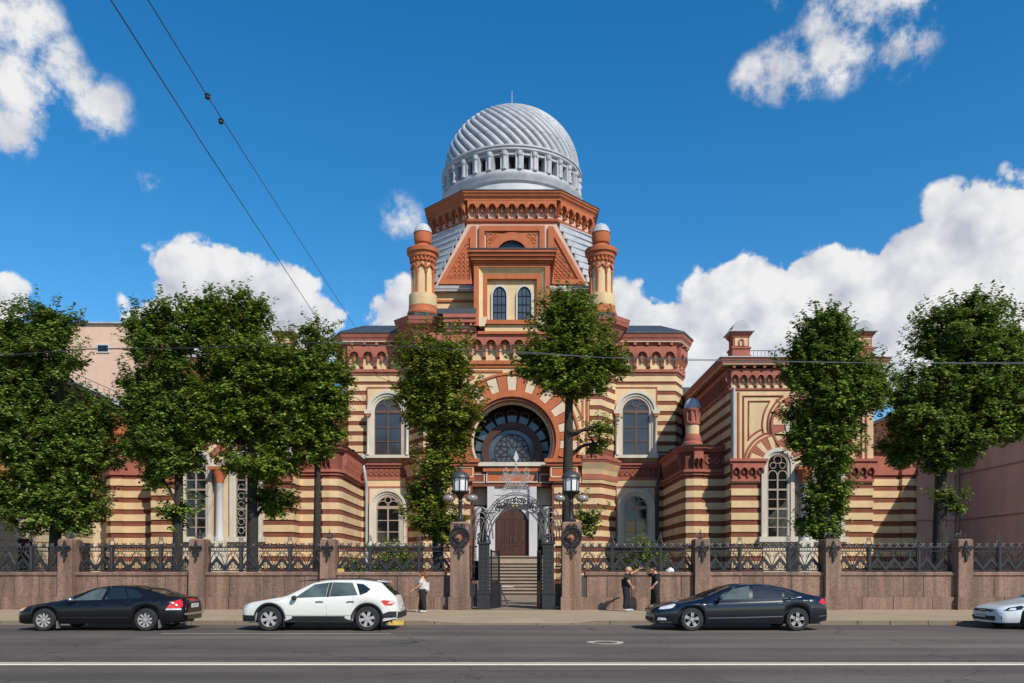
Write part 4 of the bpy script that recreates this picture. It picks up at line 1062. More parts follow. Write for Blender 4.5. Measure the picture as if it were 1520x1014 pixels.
        for q in (-1, 1):
            fr.ring(arc(cxw+q*.28, 7.1, .27, 0, 180, 10), arc(cxw+q*.28, 7.1, .215, 0, 180, 10), yf-.005, yf+.05)
            fr.tube([(x, yf, z) for x, z in arc(cxw+q*.27, 7.62, .17, 0, 360, 12)[:-1]], .03, 4, True)
        fr.tube([(x, yf, z) for x, z in arc(cxw, 7.95, .22, 0, 360, 14)[:-1]], .03, 4, True)
        fr.build('frame', 'frame_light', w)
        for (z0, z1) in ((3.55,4.1),(4.1,4.62),(4.62,5.15),(5.15,5.7),(5.7,6.25),(6.25,6.8),(6.8,7.2)):
            for (x0, x1) in ((-.56,-.03),(.03,.56)):
                k = random.uniform(-.006,.006)
                MB(sx).add([(cxw+x0,DW-.105+k,z0),(cxw+x1,DW-.105-k,z0),(cxw+x1,DW-.105,z1),(cxw+x0,DW-.105,z1)], [(0,1,2,3)]).build('pane', 'glass_dark', w)
        q = outline(cxw, 7.2, lz, .56)
        MB(sx).add([(x, DW-.105, z) for x, z in q], [tuple(range(len(q)))]).build('pane', 'glass_dark', w)
        if s < 0:
            g = MB(sx)
            for zz in np.arange(3.8, 6.6, .5):
                for xx in (-.28, .28): g.tube([(x, DW-.19, z) for x, z in arc(cxw+xx, zz+.1, .17, 0, 360, 10)[:-1]], .014, 4, True)
            if sx < 0: g.build('grille', 'white_paint', w)
    # centre column and side columns
    for xx in (XM,):
        cl = MB(sx).lathe(xx, DW-.42, [(.28,3.3),(.28,3.5),(.21,3.6),(.20,6.55),(.23,6.6)], 16).build('column', 'white_paint', wg, 40)
        MB(sx).lathe(xx, DW-.42, [(.22,6.58),(.26,6.7),(.24,6.85),(.42,7.25),(.42,7.32)], 12).box(xx-.48, xx+.48, DW-.85, DW, 7.32, 7.50).build('capital', 'terracotta', wg, 40)
        MB(sx).box(xx-.40, xx+.40, DW-.78, DW, .1, 3.3).build('pedestal', 'white_stone', wg)
        MB(sx).box(xx-.36, xx+.36, DW-.7, DW, 7.502, 7.72).build('impost', 'white_stone', wg)
    # upper round window and its voussoirs
    oz = 9.95
    for i in range(17):
        b0 = -50 + 280*i/17 + .6; b1 = -50 + 280*(i+1)/17 - .6
        MB(sx).ring(arc(XM, oz, 1.72, b0, b1, 3), arc(XM, oz, 1.05, b0, b1, 3), DW-.22, DW-.05).build('voussoir', 'terracotta_pink' if i % 2 == 0 else 'cream', wg)
    MB(sx).ring(arc(XM, oz, 1.84, -42, 222, 40), arc(XM, oz, 1.73, -42, 222, 40), DW-.25, DW-.05).build('arch_moulding', 'terracotta_pink', wg, 40)
    w = MB(sx).ring(arc(XM, oz, 1.04, 0, 360, 32)[:-1], arc(XM, oz, .80, 0, 360, 32)[:-1], DW-.28, DW-.06, True).build('window', 'white_stone', syn, 50)
    MB(sx).prism(arc(XM, oz, .80, 0, 360, 28)[:-1], DW-.12, DW-.10).build('pane', 'glass_dark', w)
    g = MB(sx)
    for k in range(6):
        a = 60*k; g.tube([(x, DW-.16, z) for x, z in arc(XM+.45*math.cos(R(a)), oz+.45*math.sin(R(a)), .24, 0, 360, 12)[:-1]], .03, 4, True)
    g.tube([(x, DW-.16, z) for x, z in arc(XM, oz, .22, 0, 360, 12)[:-1]], .03, 4, True)
    g.build('tracery', 'frame_light', w)
    # panel mouldings left and right of the arches, following both circles
    for s in (-1, 1):
        for (k, e) in ((0, .0), (1, .30)):
            xo = 3.38 - e; zt = 11.62 - e
            up_arc = [(s*(-(2.0+e)*math.cos(R(t))), oz + (2.0+e)*math.sin(R(t))) for t in np.linspace(math.degrees(math.asin(min(1, (zt-oz)/(2.0+e)))), -14, 8)]
            lo_arc = [(s*(-WXO - (1.9+e)*math.cos(R(t))), lz + (1.9+e)*math.sin(R(t))) for t in np.linspace(74 - 6*k, (4 if k == 0 else 40), 8)]
            path = [(-s*xo, zt)] + up_arc + lo_arc + [(-s*xo, lo_arc[-1][1])]
            pts = [(XM + x, DW-.10, z) for x, z in path]
            mb = MB(sx).tube(pts, .065 if k == 0 else .055, 4, True)
            mb.build('panel_moulding', 'terracotta_pink', wg)
        MB(sx).box(XM+s*3.66-.05, XM+s*3.66+.05, DW-.14, DW-.06, 8.0, 11.85).build('panel_moulding', 'terracotta_pink', wg)
    # wing frieze and eaves
    for (o0, o1, z0, z1) in ((.06,.10,11.84,11.94), (.14,.16,11.95,12.06)):
        MB(sx).strip(wp, -.02, o0, z0, z1, None, o1).build('string_course', 'terracotta_pink', wg)
    wf = MB(sx).strip(wp, -.02, .085, 12.06, 13.2).build('frieze_wall', 'cream', wg)
    wf.parent = syn; wf.matrix_parent_inverse = Matrix.Translation(-syn.location)
    q = offset(wp, .085)
    frieze(wf, (q[1][0], q[1][1]+9.0), q[1], 12.10, .98, .26, .50, 'terracotta_pink', sx)
    frieze(wf, q[1], q[2], 12.10, .98, .26, .50, 'terracotta_pink', sx)
    frieze(wf, q[2], (q[2][0], q[2][1]+9.0), 12.10, .98, .26, .50, 'terracotta_pink', sx)
    ev = MB(sx).strip(wp, -.02, .22, 13.06, 13.16, None, .26).strip(wp, -.02, .64, 13.36, 13.50, None, .68).strip(wp, -.02, .70, 13.502, 13.66, None, .76).build('eaves', 'terracotta_pink', syn)
    MB(sx).strip(wp, -.02, .62, 13.30, 13.358).build('soffit', 'cream_pale', ev)
    e = offset(wp, .24)
    for (a, b, n) in (((e[1][0], e[1][1]+9), e[1], 16), (e[1], e[2], 15), (e[2], (e[2][0], e[2][1]+9), 16)):
        for i in range(n):
            t_ = (i+.5)/n; x = a[0]+(b[0]-a[0])*t_; y = a[1]+(b[1]-a[1])*t_
            l = math.hypot(b[0]-a[0], b[1]-a[1]); nx, ny = (b[1]-a[1])/l, -(b[0]-a[0])/l; tx, ty = -ny*.07, nx*.07
            MB(sx).plan([(x-tx,y-ty),(x+tx,y+ty),(x+tx+nx*.31,y+ty+ny*.31),(x-tx+nx*.31,y-ty+ny*.31)], 13.14, 13.298).build('bracket', 'terracotta', ev)
    ro = offset(wp, .80); inn = [(XA+1.2, 62), (XA+1.2, DW+1.6), (XB-1.2, DW+1.6), (XB-1.2, 62)]
    MB(sx).add([(x,y,13.665) for x,y in ro]+[(x,y,13.72) for x,y in ro]+[(x,y,14.05) for x,y in inn],
               [(i,i+1,5+i,4+i) for i in range(3)]+[(4+i,5+i,9+i,8+i) for i in range(3)]+[(8,9,10,11)]).build('roof', 'zinc', syn)
    for xx in (XA+.55, XB-.55):
        c = MB(sx).box(xx-.55, xx+.55, DW-.2, DW+.9, 13.7, 13.95).box(xx-.50, xx+.50, DW-.15, DW+.85, 13.952, 14.32).box(xx-.56, xx+.56, DW-.21, DW+.91, 14.322, 14.42).box(xx-.46, xx+.46, DW-.11, DW+.81, 14.42, 15.0).box(xx-.52, xx+.52, DW-.17, DW+.87, 15.0, 15.12).box(xx-.60, xx+.60, DW-.25, DW+.95, 15.122, 15.26)
        c = c.build('chimney', 'terracotta_pink', syn)
        MB(sx).box(xx-.36, xx+.36, DW-.14, DW-.10, 14.48, 14.94).build('panel', 'cream', c)
        MB(sx).ring(outline(xx, 14.5, 14.72, .17), outline(xx, 14.5, 14.72, .08), DW-.19, DW-.13).build('relief', 'terracotta_pink', c)
        MB(sx).box(xx-.72, xx+.72, DW-.37, DW+1.07, 15.262, 15.32).prism([(xx-.52,15.32)]+arc(xx, 15.42, .5, 180, 0, 14, .52)+[(xx+.52,15.32)], DW-.18, DW+.88).build('cap', 'zinc', c)
    rg = MB(sx)
    for z in (13.95, 14.62): rg.tube([(XA+1.5,DW+1.4,z),(XB-1.5,DW+1.4,z)], .022, 5)
    x = XA+1.5
    while x <= XB-1.45: rg.tube([(x,DW+1.4,13.8),(x,DW+1.4,14.62)], .012, 4); x += .22
    rg.tube([(XA+3.0,DW+1.4,14.62),(XA+3.0,DW+2.1,13.9)], .03, 5)
    rg.build('roof_railing', 'iron_grey', syn)
    # far low end with corner turret shaft
    ek = [(XB-.2, DL+.2), (XE-1.05, DL+.2), (XE-1.0, DL), (XE-.4, DL), (XE, DL+.35), (XE, 58)]
    ew = MB(sx).plan([(XB-.2, 58)] + ek, .1, 9.0).build('link_wall', 'brick_red', syn)
    course(ew, ek, low_z[:-1], CRH, .055, sx=sx)
    MB(sx).strip(ek, -.02, .10, 7.25, 7.58).strip(ek, -.02, .06, 7.58, 8.6).strip(ek, -.02, .25, 8.6, 8.95, None, .4).build('string_course', 'terracotta_pink', ew)
    MB(sx).strip(ek, -2.0, .46, 8.955, 9.02, -2.0, .30).build('roof', 'roof_dark', ew)
    t = MB(sx).lathe(XE-.6, DL+.6, [(.62,9.0),(.5,9.3),(.52,9.45),(.44,9.72),(.42,10.3),(.46,10.45),(.56,11.1),(.5,11.27)], 20).build('turret', 'terracotta', syn, 35)
    MB(sx).lathe(XE-.6, DL+.6, [(.50,11.26),(.46,11.55),(.34,11.75),(.16,11.88),(.02,11.92)], 20).build('cap', 'zinc', t, 60)
    # downpipes
    pm = 'pipe_dark' if sx > 0 else 'pipe_grey'
    MB(sx).lathe(XL-.12, D0-.30, [(.12,8.95),(.24,9.0),(.24,9.35),(.1,9.4)], 10).tube([(XL-.12,D0-.30,9.0),(XL-.30,D0-.55,8.3),(XL-.40,D0-.30,7.4),(XL-.40,D0-.22,6.5),(XL-.40,D0-.22,.4)], .105, 10).build('downpipe', pm, syn, 40)
    MB(sx).tube([(XA+.12,DW-.16,12.1),(XA+.12,DW-.16,7.9)], .085, 10).build('downpipe', 'pipe_grey', syn, 40)
    # back hall seen over the links
    hl = MB(sx).box(9.0, 16.5, 60, 75, .1, 13.6).build('hall_wall', 'terracotta', syn)
    for z in (12.0, 12.7): MB(sx).box(8.9, 16.55, 59.93, 60, z, z+.4).build('band', 'cream', hl)
    MB(sx).box(8.8, 16.8, 59.6, 75, 13.6, 13.8).box(8.6, 17, 59.3, 75, 13.8, 14.0).build('cornice', 'terracotta_pink', hl)
    MB(sx).box(8.5, 17.1, 59.2, 75, 14.0, 14.5).box(8.5, 13.5, 59.9, 75, 14.5, 15.2).build('roof', 'roof_dark', hl)

# ------------------------------------------------------------------ neighbouring buildings
nb = thing('apartment_house', 'orange plastered neighbour house with heavy grey cornice beside the yard', 'building', (-32, 46, .1), worldspace=True)
XN = -26.0
MB().box(-44, XN, 35, 56.2, .1, 11.4).build('wall', 'plaster_orange', nb)
MB().box(-44.05, XN+.06, 34.95, 56.26, .1, 4.3).build('base', 'plaster_beige', nb)
for z in np.arange(.8, 4.2, .48): MB().box(XN+.06, XN+.10, 35, 56.2, z, z+.40).build('rustication', 'plaster_beige', nb)
c = MB()
for (o_, z0, z1) in ((.25,11.3,11.55), (.5,11.552,11.8), (.85,11.802,12.1), (1.05,12.102,12.3)): c.box(-44, XN+o_, 34.9, 56.2+o_, z0, z1)
c.build('cornice', 'pipe_dark', nb)
MB().add([(XN+1.1,34.8,12.31),(XN+1.1,57.3,12.31),(XN-3,55,14.2),(XN-3,34.8,14.2),(-45,34.8,14.2),(-45,55,14.2),(-45,57.3,12.31)], [(0,1,2,3),(3,2,5,4),(1,6,5,2)]).build('roof', 'zinc', nb)
rr = MB().tube([(XN+.9,35,12.95),(XN+.9,57,12.95)], .02, 5)
for y in np.arange(35, 57, 1.4): rr.tube([(XN+.9,y,12.3),(XN+.9,y,12.95)], .018, 4)
rr.build('roof_railing', 'iron_grey', nb)
for y in np.arange(37, 55, 3.0):
    w = MB().box(XN+.0, XN+.16, y-.75, y+.75, 5.4, 8.9).build('window', 'white_paint', nb)
    MB().box(XN+.14, XN+.18, y-.52, y+.52, 5.7, 8.6).build('pane', 'glass_dark', w)
    MB().box(XN+.17, XN+.21, y-.05, y+.05, 5.7, 8.6).box(XN+.172, XN+.212, y-.52, y+.52, 7.6, 7.7).build('frame', 'white_paint', w)
    MB().box(XN+.02, XN+.40, y-.95, y+.95, 5.1, 5.35).build('sill', 'terracotta', w)
    MB().box(XN+.02, XN+.32, y-.95, y+.95, 9.0, 9.25).build('hood', 'plaster_beige', w)
    w = MB().box(XN+.06, XN+.14, y-.6, y+.6, 1.4, 3.3).build('window', 'dark_inside', nb)
cw = thing('courtyard_wall', 'pale plastered yard wall with an arched doorway beside the striped wing', 'wall', (-25, 50, .1), worldspace=True)
MB().prism([(-26,.1),(-26,4.6),(-23.9,4.6),(-23.9,.1)], 50.0, 50.4).build('panel', 'cream_pale', cw)
MB().prism(outline(-24.4, .1, 2.9, .78), 49.97, 50.0).build('door', 'dark_inside', cw)
MB().ring(outline(-24.4, .1, 2.9, .95), outline(-24.4, .1, 2.9, .78), 49.9, 50.0).build('arch', 'cream', cw)
fb = thing('gable_building', 'tall pinkish gable wall with one small vent window behind the orange house', 'building', (-48, 90, .1), worldspace=True)
DF = 90.0
MB().box(-62, PX(200, DF), DF, DF+14, .1, PZ(481, DF)).build('wall', 'plaster_far', fb)
MB().box(-62.2, PX(200, DF)+.2, DF-.3, DF+14.2, PZ(481, DF), PZ(479, DF)).build('coping', 'zinc', fb)
w = MB().box(PX(144,DF), PX(163,DF), DF-.12, DF, PZ(524,DF), PZ(511,DF)).build('window', 'white_paint', fb)
MB().box(PX(146,DF), PX(161,DF), DF-.15, DF-.118, PZ(522,DF), PZ(513,DF)).build('pane', 'glass_dark', w)

rb = thing('firewall_building', 'blank brown-pink firewall house standing right of the striped wing', 'building', (31, 46, .1), worldspace=True)
XR = 27.6
w = MB().box(24.6, 46, 50.0, 64, .1, 11.5).box(XR, 46, 34.0, 49.998, .1, 13.2).build('wall', 'plaster_firewall', rb)
for z in (3.0, 4.7, 7.5): MB().box(XR-.05, XR, 34, 50, z, z+.07).build('string_course', 'fire_trim', rb)
for z in (4.7,): MB().box(24.6, XR-.06, 49.95, 50.0, z, z+.06).build('string_course', 'fire_trim', rb)
MB().box(XR-.25, 46, 33.8, 50, 13.2, 13.4).box(24.4, 46, 49.9, 64, 11.5, 11.7).build('coping', 'zinc', rb)
MB().tube([(XR-.15,49.8,11.4),(XR-.15,49.8,.3)], .09, 8).build('downpipe', 'fire_trim', rb, 40)

# ------------------------------------------------------------------ granite wall, pillars, iron fence
PIL = [-22.1, -17.07, -12.06, -7.05, -1.99, 2.27, 7.28, 12.27, 17.33, 22.35]
def wall_run(bays, label):
    x0, x1 = bays[0][0], bays[-1][1]
    g = thing('granite_wall', label, 'wall', ((x0+x1)/2, YW, .12), worldspace=True)
    random.seed(int(abs(x0)*10))
    MB().box(x0, x1, YW+.14, YW+.62, .10, 1.44).build('core', 'pipe_dark', g)
    for (a, b) in bays:
        x = a
        while x < b-.05:                                  # plinth blocks
            l = min(random.uniform(1.0, 1.9), b-x);  l = b-x if b-x-l < .5 else l
            MB().prism([(x+.012,.11),(x+.012,.60),(x+l-.012,.60),(x+l-.012,.11)], YW+random.uniform(-.006,.006), YW+.30).build('plinth_block', 'granite', g); x += l
        x = a+.3
        while x < b-.35:                                  # upright slabs
            l = min(random.uniform(.75, 1.5), b-.3-x); l = b-.3-x if b-.3-x-l < .45 else l
            MB().box(x+.011, x+l-.011, YW+.09+random.uniform(-.005,.005), YW+.40, .604, 1.437).build('slab', 'granite', g); x += l
        x = a+.25
        while x < b-.3:
            l = min(random.uniform(1.2, 2.2), b-.25-x); l = b-.25-x if b-.25-x-l < .6 else l
            MB().add([(x+.005,YW+.04,1.44),(x+l-.005,YW+.04,1.44),(x+l-.005,YW+.70,1.44),(x+.005,YW+.70,1.44),
                      (x+.005,YW+.04,1.53),(x+l-.005,YW+.04,1.53),(x+l-.005,YW+.70,1.57),(x+.005,YW+.70,1.57),(x+.005,YW+.10,1.57),(x+l-.005,YW+.10,1.57)],
                     [(0,3,2,1),(0,1,5,4),(4,5,9,8),(8,9,6,7),(0,4,8,7,3),(1,2,6,9,5),(2,3,7,6)]).build('coping_stone', 'granite', g); x += l
    return g
bl = [(PIL[i], PIL[i+1]) for i in range(0, 4)]; bl[-1] = (bl[-1][0], -1.99-.3)
br = [(PIL[i], PIL[i+1]) for i in range(5, 9)]; br[0] = (2.27+.3, br[0][1])
wall_run(bl, 'brown granite fence wall behind the white crossover and the black sedan')
wall_run(br, 'brown granite fence wall behind the two men in black and the navy saloon')

def scroll(mb, x, z, r, y, th=.016, turns=1.25, dirn=1, a0=0):
    pts = []
    for i in range(15):
        t = i/14; a = R(a0) + dirn*turns*2*PI*t; rr = r*(1-.72*t)
        pts.append((x + rr*math.cos(a), y, z + rr*math.sin(a)))
    mb.tube(pts, th, 4)
def pillar_parts(root, hw, h, zi, mat, y0=-.15):
    MB().box(-hw-.05, hw+.05, y0-.06, .72, 0, .50).build('base', mat, root)
    s_ = MB().add([(-hw,y0,.502),(hw,y0,.502),(hw,.66,.502),(-hw,.66,.502),(-hw*.95,y0+.02,h),(hw*.95,y0+.02,h),(hw*.95,.64,h),(-hw*.95,.64,h),
                   (-hw*.75,y0+.1,h+.06),(hw*.75,y0+.1,h+.06),(hw*.75,.56,h+.06),(-hw*.75,.56,h+.06)],
                  [(0,1,5,4),(1,2,6,5),(2,3,7,6),(3,0,4,7),(4,5,9,8),(5,6,10,9),(6,7,11,10),(7,4,8,11),(8,9,10,11)])
    s_.build('shaft', mat, root)
pr = thing('granite_pillar', 'short brown granite fence pillar with black iron lily ornament', 'pillar', (PIL[1], YW, .12), group='granite pillars of the street fence')
pillar_parts(pr, .29, 2.66, 0, 'granite')
om = MB(); y = -.19
om.prism([(0,2.66),(.075,2.42),(0,2.30),(-.075,2.42)], y-.02, y+.05)
om.box(-.13, .13, y-.03, y+.05, 2.245, 2.285)
for s in (-1, 1):
    om.tube([(s*(.02), y, 2.27), (s*.10, y, 2.40), (s*.20, y, 2.43), (s*.235, y, 2.34), (s*.17, y, 2.29), (s*.13, y, 2.34)], [.02,.03,.032,.03,.024,.018], 6)
    om.tube([(s*.02, y, 2.26), (s*.10, y, 2.17), (s*.13, y, 2.07), (s*.05, y, 2.10)], [.025,.03,.022,.015], 6)
om.prism([(0,2.24),(.06,2.12),(.025,2.0),(.045,1.94),(0,1.82),(-.045,1.94),(-.025,2.0),(-.06,2.12)], y-.02, y+.05)
om.build('lily_ornament', 'iron', pr)
cr_ = MB()
cr_.lathe(0, .25, [(.06,2.70),(.09,2.76),(.03,2.80),(.025,2.92),(.05,2.95),(.02,3.0),(.01,3.10)], 8)
for k in range(6):
    a = R(60*k+15); ca, sa = math.cos(a), math.sin(a)
    cr_.tube([(.05*ca,.25+.05*sa,2.74),(.17*ca,.25+.17*sa,2.80),(.20*ca,.25+.20*sa,2.90),(.13*ca,.25+.13*sa,2.93)], [.02,.02,.016,.022], 5)
cr_.build('crown_finial', 'iron_grey', pr)
pr['label'] = 'short granite fence pillar with iron lily behind the bonnet of the black sedan'
for x, lab in ((PIL[2], 'behind the tail of the black sedan'), (PIL[3], 'behind the roof of the white crossover'), (PIL[6], 'between the two men in black and the navy saloon'),
               (PIL[7], 'behind the tail of the navy saloon'), (PIL[8], 'beside the nose of the white hatchback')):
    copy_tree(pr, (x, YW, .12), label='short granite fence pillar with iron lily ' + lab)
GP = []
for (x, mat, lab) in ((PIL[4], 'granite', 'tall clean granite gate pillar with iron rosette, nearest the woman'), (PIL[5], 'granite_rust', 'tall granite gate pillar with iron rosette and brown rust streak')):
    g = thing('gate_pillar', lab, 'pillar', (x, YW-.12, .12), group='tall granite pillars of the gate')
    pillar_parts(g, .37, 3.30, 0, mat, -.2)
    y = -.245; o = MB()
    o.tube([(px, y, 2.78+pz) for px, pz in arc(0, 0, .36, 0, 360, 24)[:-1]], .035, 6, True)
    for k in range(4):
        a, b = R(90*k), R(90*k+90)
        o.tube([(.24*math.cos(a), y, 2.78+.24*math.sin(a)), (.24*math.cos(b), y, 2.78+.24*math.sin(b))], .035, 5)
        scroll(o, .24*math.cos(a+R(45)), 2.78+.24*math.sin(a+R(45)), .10, y, .022, 1.2, 1 if k % 2 else -1, 90*k)
        scroll(o, .30*math.cos(a), 2.78+.30*math.sin(a), .07, y, .018)
    for s in (-1, 1):
        scroll(o, s*.13, 3.16, .11, y, .024, 1.2, s, 90)
        o.tube([(s*.22,y,2.48),(s*.10,y,2.34),(s*.20,y,2.22),(s*.06,y,2.16)], [.03,.03,.025,.015], 5)
    o.prism([(0,2.42),(.09,2.28),(.03,2.18),(.05,2.08),(0,1.92),(-.05,2.08),(-.03,2.18),(-.09,2.28)], y-.02, y+.05)
    o.build('rosette', 'iron', g)
    MB().prism([(0,2.88),(.09,2.78),(0,2.68),(-.09,2.78)], y-.03, y+.04).build('boss', 'terracotta', g)
    # lantern standing on the pillar
    l = thing('gate_lantern', 'white-paned octagonal lantern with two globe lamps ' + ('on the clean gate pillar' if mat == 'granite' else 'on the rust-streaked gate pillar'), 'lamp', (x, YW+.1, 3.47), group='lanterns on the gate pillars')
    MB().lathe(0, 0, [(.20,0),(.22,.06),(.10,.14),(.075,.22),(.07,.75),(.10,.80),(.07,.86),(.12,1.0),(.20,1.10),(.27,1.14)], 12).build('post', 'iron', l, 40)
    for k in range(8):
        a0_, a1_ = R(45*k+3), R(45*k+42)
        MB().add([(.27*math.cos(a0_),.27*math.sin(a0_),1.2),(.27*math.cos(a1_),.27*math.sin(a1_),1.2),(.29*math.cos(a1_),.29*math.sin(a1_),1.68),(.29*math.cos(a0_),.29*math.sin(a0_),1.68)], [(0,1,2,3)]).build('pane', 'lamp_glass', l)
        b = R(45*k+22.5-22.5)
        MB().tube([(.285*math.cos(b),.285*math.sin(b),1.17),(.305*math.cos(b),.305*math.sin(b),1.70)], .022, 5).build('bar', 'iron', l)
    MB().lathe(0, 0, [(.25,1.10),(.34,1.14),(.36,1.20),(.27,1.21)], 16).build('tray', 'iron', l, 40)
    MB().lathe(0, 0, [(.30,1.68),(.37,1.70),(.37,1.76),(.32,1.82),(.24,1.92),(.10,1.98),(.05,2.03),(.06,2.08),(.02,2.12)], 16).build('cap', 'iron_grey', l, 40)
    for s in (-1, 1):
        MB().tube([(s*.05,0,.62),(s*.20,0,.50),(s*.38,0,.55),(s*.44,0,.72),(s*.44,0,.80)], .02, 6).build('arm', 'iron', l, 40)
        sc_ = MB(); scroll(sc_, s*.24, .62, .10, 0, .016, 1.2, s, 0); sc_.build('arm_scroll', 'iron', l)
        MB().lathe(s*.44, 0, [(.06,.79),(.15,.80),(.21,.85),(.24,.92),(.22,1.0),(.13,1.06),(.05,1.08)], 16).build('globe', 'globe_glass', l, 60)
        MB().lathe(s*.44, 0, [(.05,1.07),(.09,1.09),(.05,1.13),(.01,1.16)], 10).build('globe_cap', 'iron', l, 40)
    GP.append(g)

# fence panel, 4.38 m clear between pillars, seven zigzag peaks
W7 = 4.38/7
fp = thing('iron_fence', 'black cast iron fence panel with zigzag bar on the granite wall', 'fence', (0, YW+.36, 1.57), group='iron fence panels between granite pillars')
zz0, zz1 = .17, .56
x0 = -2.19
zpts = []
for k in range(7): zpts += [(x0+W7*k, zz0), (x0+W7*(k+.5), zz1)]
zpts.append((x0+W7*7, zz0))
for (a, b) in zip(zpts[:-1], zpts[1:]):
    dx, dz = b[0]-a[0], b[1]-a[1]; l = math.hypot(dx, dz); t = .085; up = t/abs(dx)*l
    MB().prism([(a[0],a[1]-up/1),(b[0],b[1]-up/1),(b[0],b[1]+up*.2),(a[0],a[1]+up*.2)], -.035, .035).build('zigzag_bar', 'iron', fp)
for z, r in ((.05,.022),(.80,.02),(.95,.022)):
    MB().box(-2.19, 2.19, -.018, .018, z-r, z+r).build('rail', 'iron', fp)
sw = MB()
for k in range(7):
    xc = x0+W7*(k+.5); xv = x0+W7*k
    sw.tube([(xc,0,.05),(xc,0,.42)], .012, 4)
    for s in (-1, 1):
        scroll(sw, xc+s*.10, .20, .09, 0, .018, 1.1, -s, 90)
        scroll(sw, xc+s*.21, .11, .06, 0, .017, 1.1, s, 90)
        scroll(sw, xc+s*.09, .31, .055, 0, .015, 1.0, s, 0)
        sw.tube([(xc+s*W7*.5,0,zz0+.05),(xc+s*.17,0,.62),(xc+s*.05,0,.78)], .018, 4)
        scroll(sw, xv+s*.10+W7*0, .62, .085, 0, .012, 1.1, -s, 90) if k else None
    sw.tube([(x,0,z) for x,z in arc(xc, .66, .075, 0, 360, 10)[:-1]], .013, 4, True)
    for q in (.25, .75):
        sw.tube([(x,0,z) for x,z in arc(x0+W7*(k+q), .875, .062, 0, 360, 10)[:-1]], .013, 4, True)
    for q in (0, .5): sw.tube([(x0+W7*(k+q),0,.80),(x0+W7*(k+q),0,.95)], .014, 4)
sw = sw.build('scrollwork', 'iron', fp); sw['kind'] = 'stuff'
cs = MB()
for k in range(14):
    xc = x0+W7*(k+.5)/2
    cs.ball((xc, 0, 1.035), .06, .04, .055, 8, 4)
    for q in range(4):
        a = R(45+90*q); cs.ball((xc+.075*math.cos(a), 0, 1.035+.075*math.sin(a)), .035, .03, .035, 6, 4)
    cs.tube([(xc-W7*.25,0,.97),(xc-W7*.15,0,1.03),(xc,0,.97)], .014, 4)
cs = cs.build('cresting', 'iron_grey', fp); cs['kind'] = 'stuff'
for q in (2, 5):
    xp = x0+W7*q
    p = MB().box(xp-.065, xp+.065, -.06, .06, 0, 1.0).build('post', 'iron', fp)
    MB().tube([(xp,-.064,.1),(xp,-.064,.95)], .03, 5).build('post_bead', 'iron_grey', p)
    f_ = MB().ball((xp,0,1.28), .03, .03, .04, 8, 5)
    for s in (-1, 1):
        f_.tube([(xp+s*.02,0,1.0),(xp+s*.11,0,1.08),(xp+s*.10,0,1.17),(xp+s*.03,0,1.22)], .016, 5)
        f_.tube([(xp+s*.02,0,1.20),(xp+s*.075,0,1.28),(xp,0,1.42)], .016, 5)
    f_.build('post_finial', 'iron_grey', p)
fr_bays = [(PIL[i], PIL[i+1]) for i in (0,1,2,3,5,6,7,8)]
for n, (a, b) in enumerate(fr_bays):
    a2 = a + (.36 if abs(a-PIL[5]) < .01 else .29); b2 = b - (.36 if abs(b-PIL[4]) < .01 else .29)
    r = fp if n == 0 else copy_tree(fp, (0,0,0))
    r['label'] = 'black zigzag iron fence panel ' + ('before the trunk of the broad lime tree', 'above the boot of the black sedan', 'with two lime trunks behind it, above the white crossover', 'with a dense shrub behind it, above the woman',
        'above the two men in black', 'above the roof of the navy saloon', 'before the trunk of the spreading lime tree', 'above the nose of the white hatchback')[n]
    r.location = ((a2+b2)/2, YW+.36, 1.57); r.scale = ((b2-a2)/4.38, 1, 1)

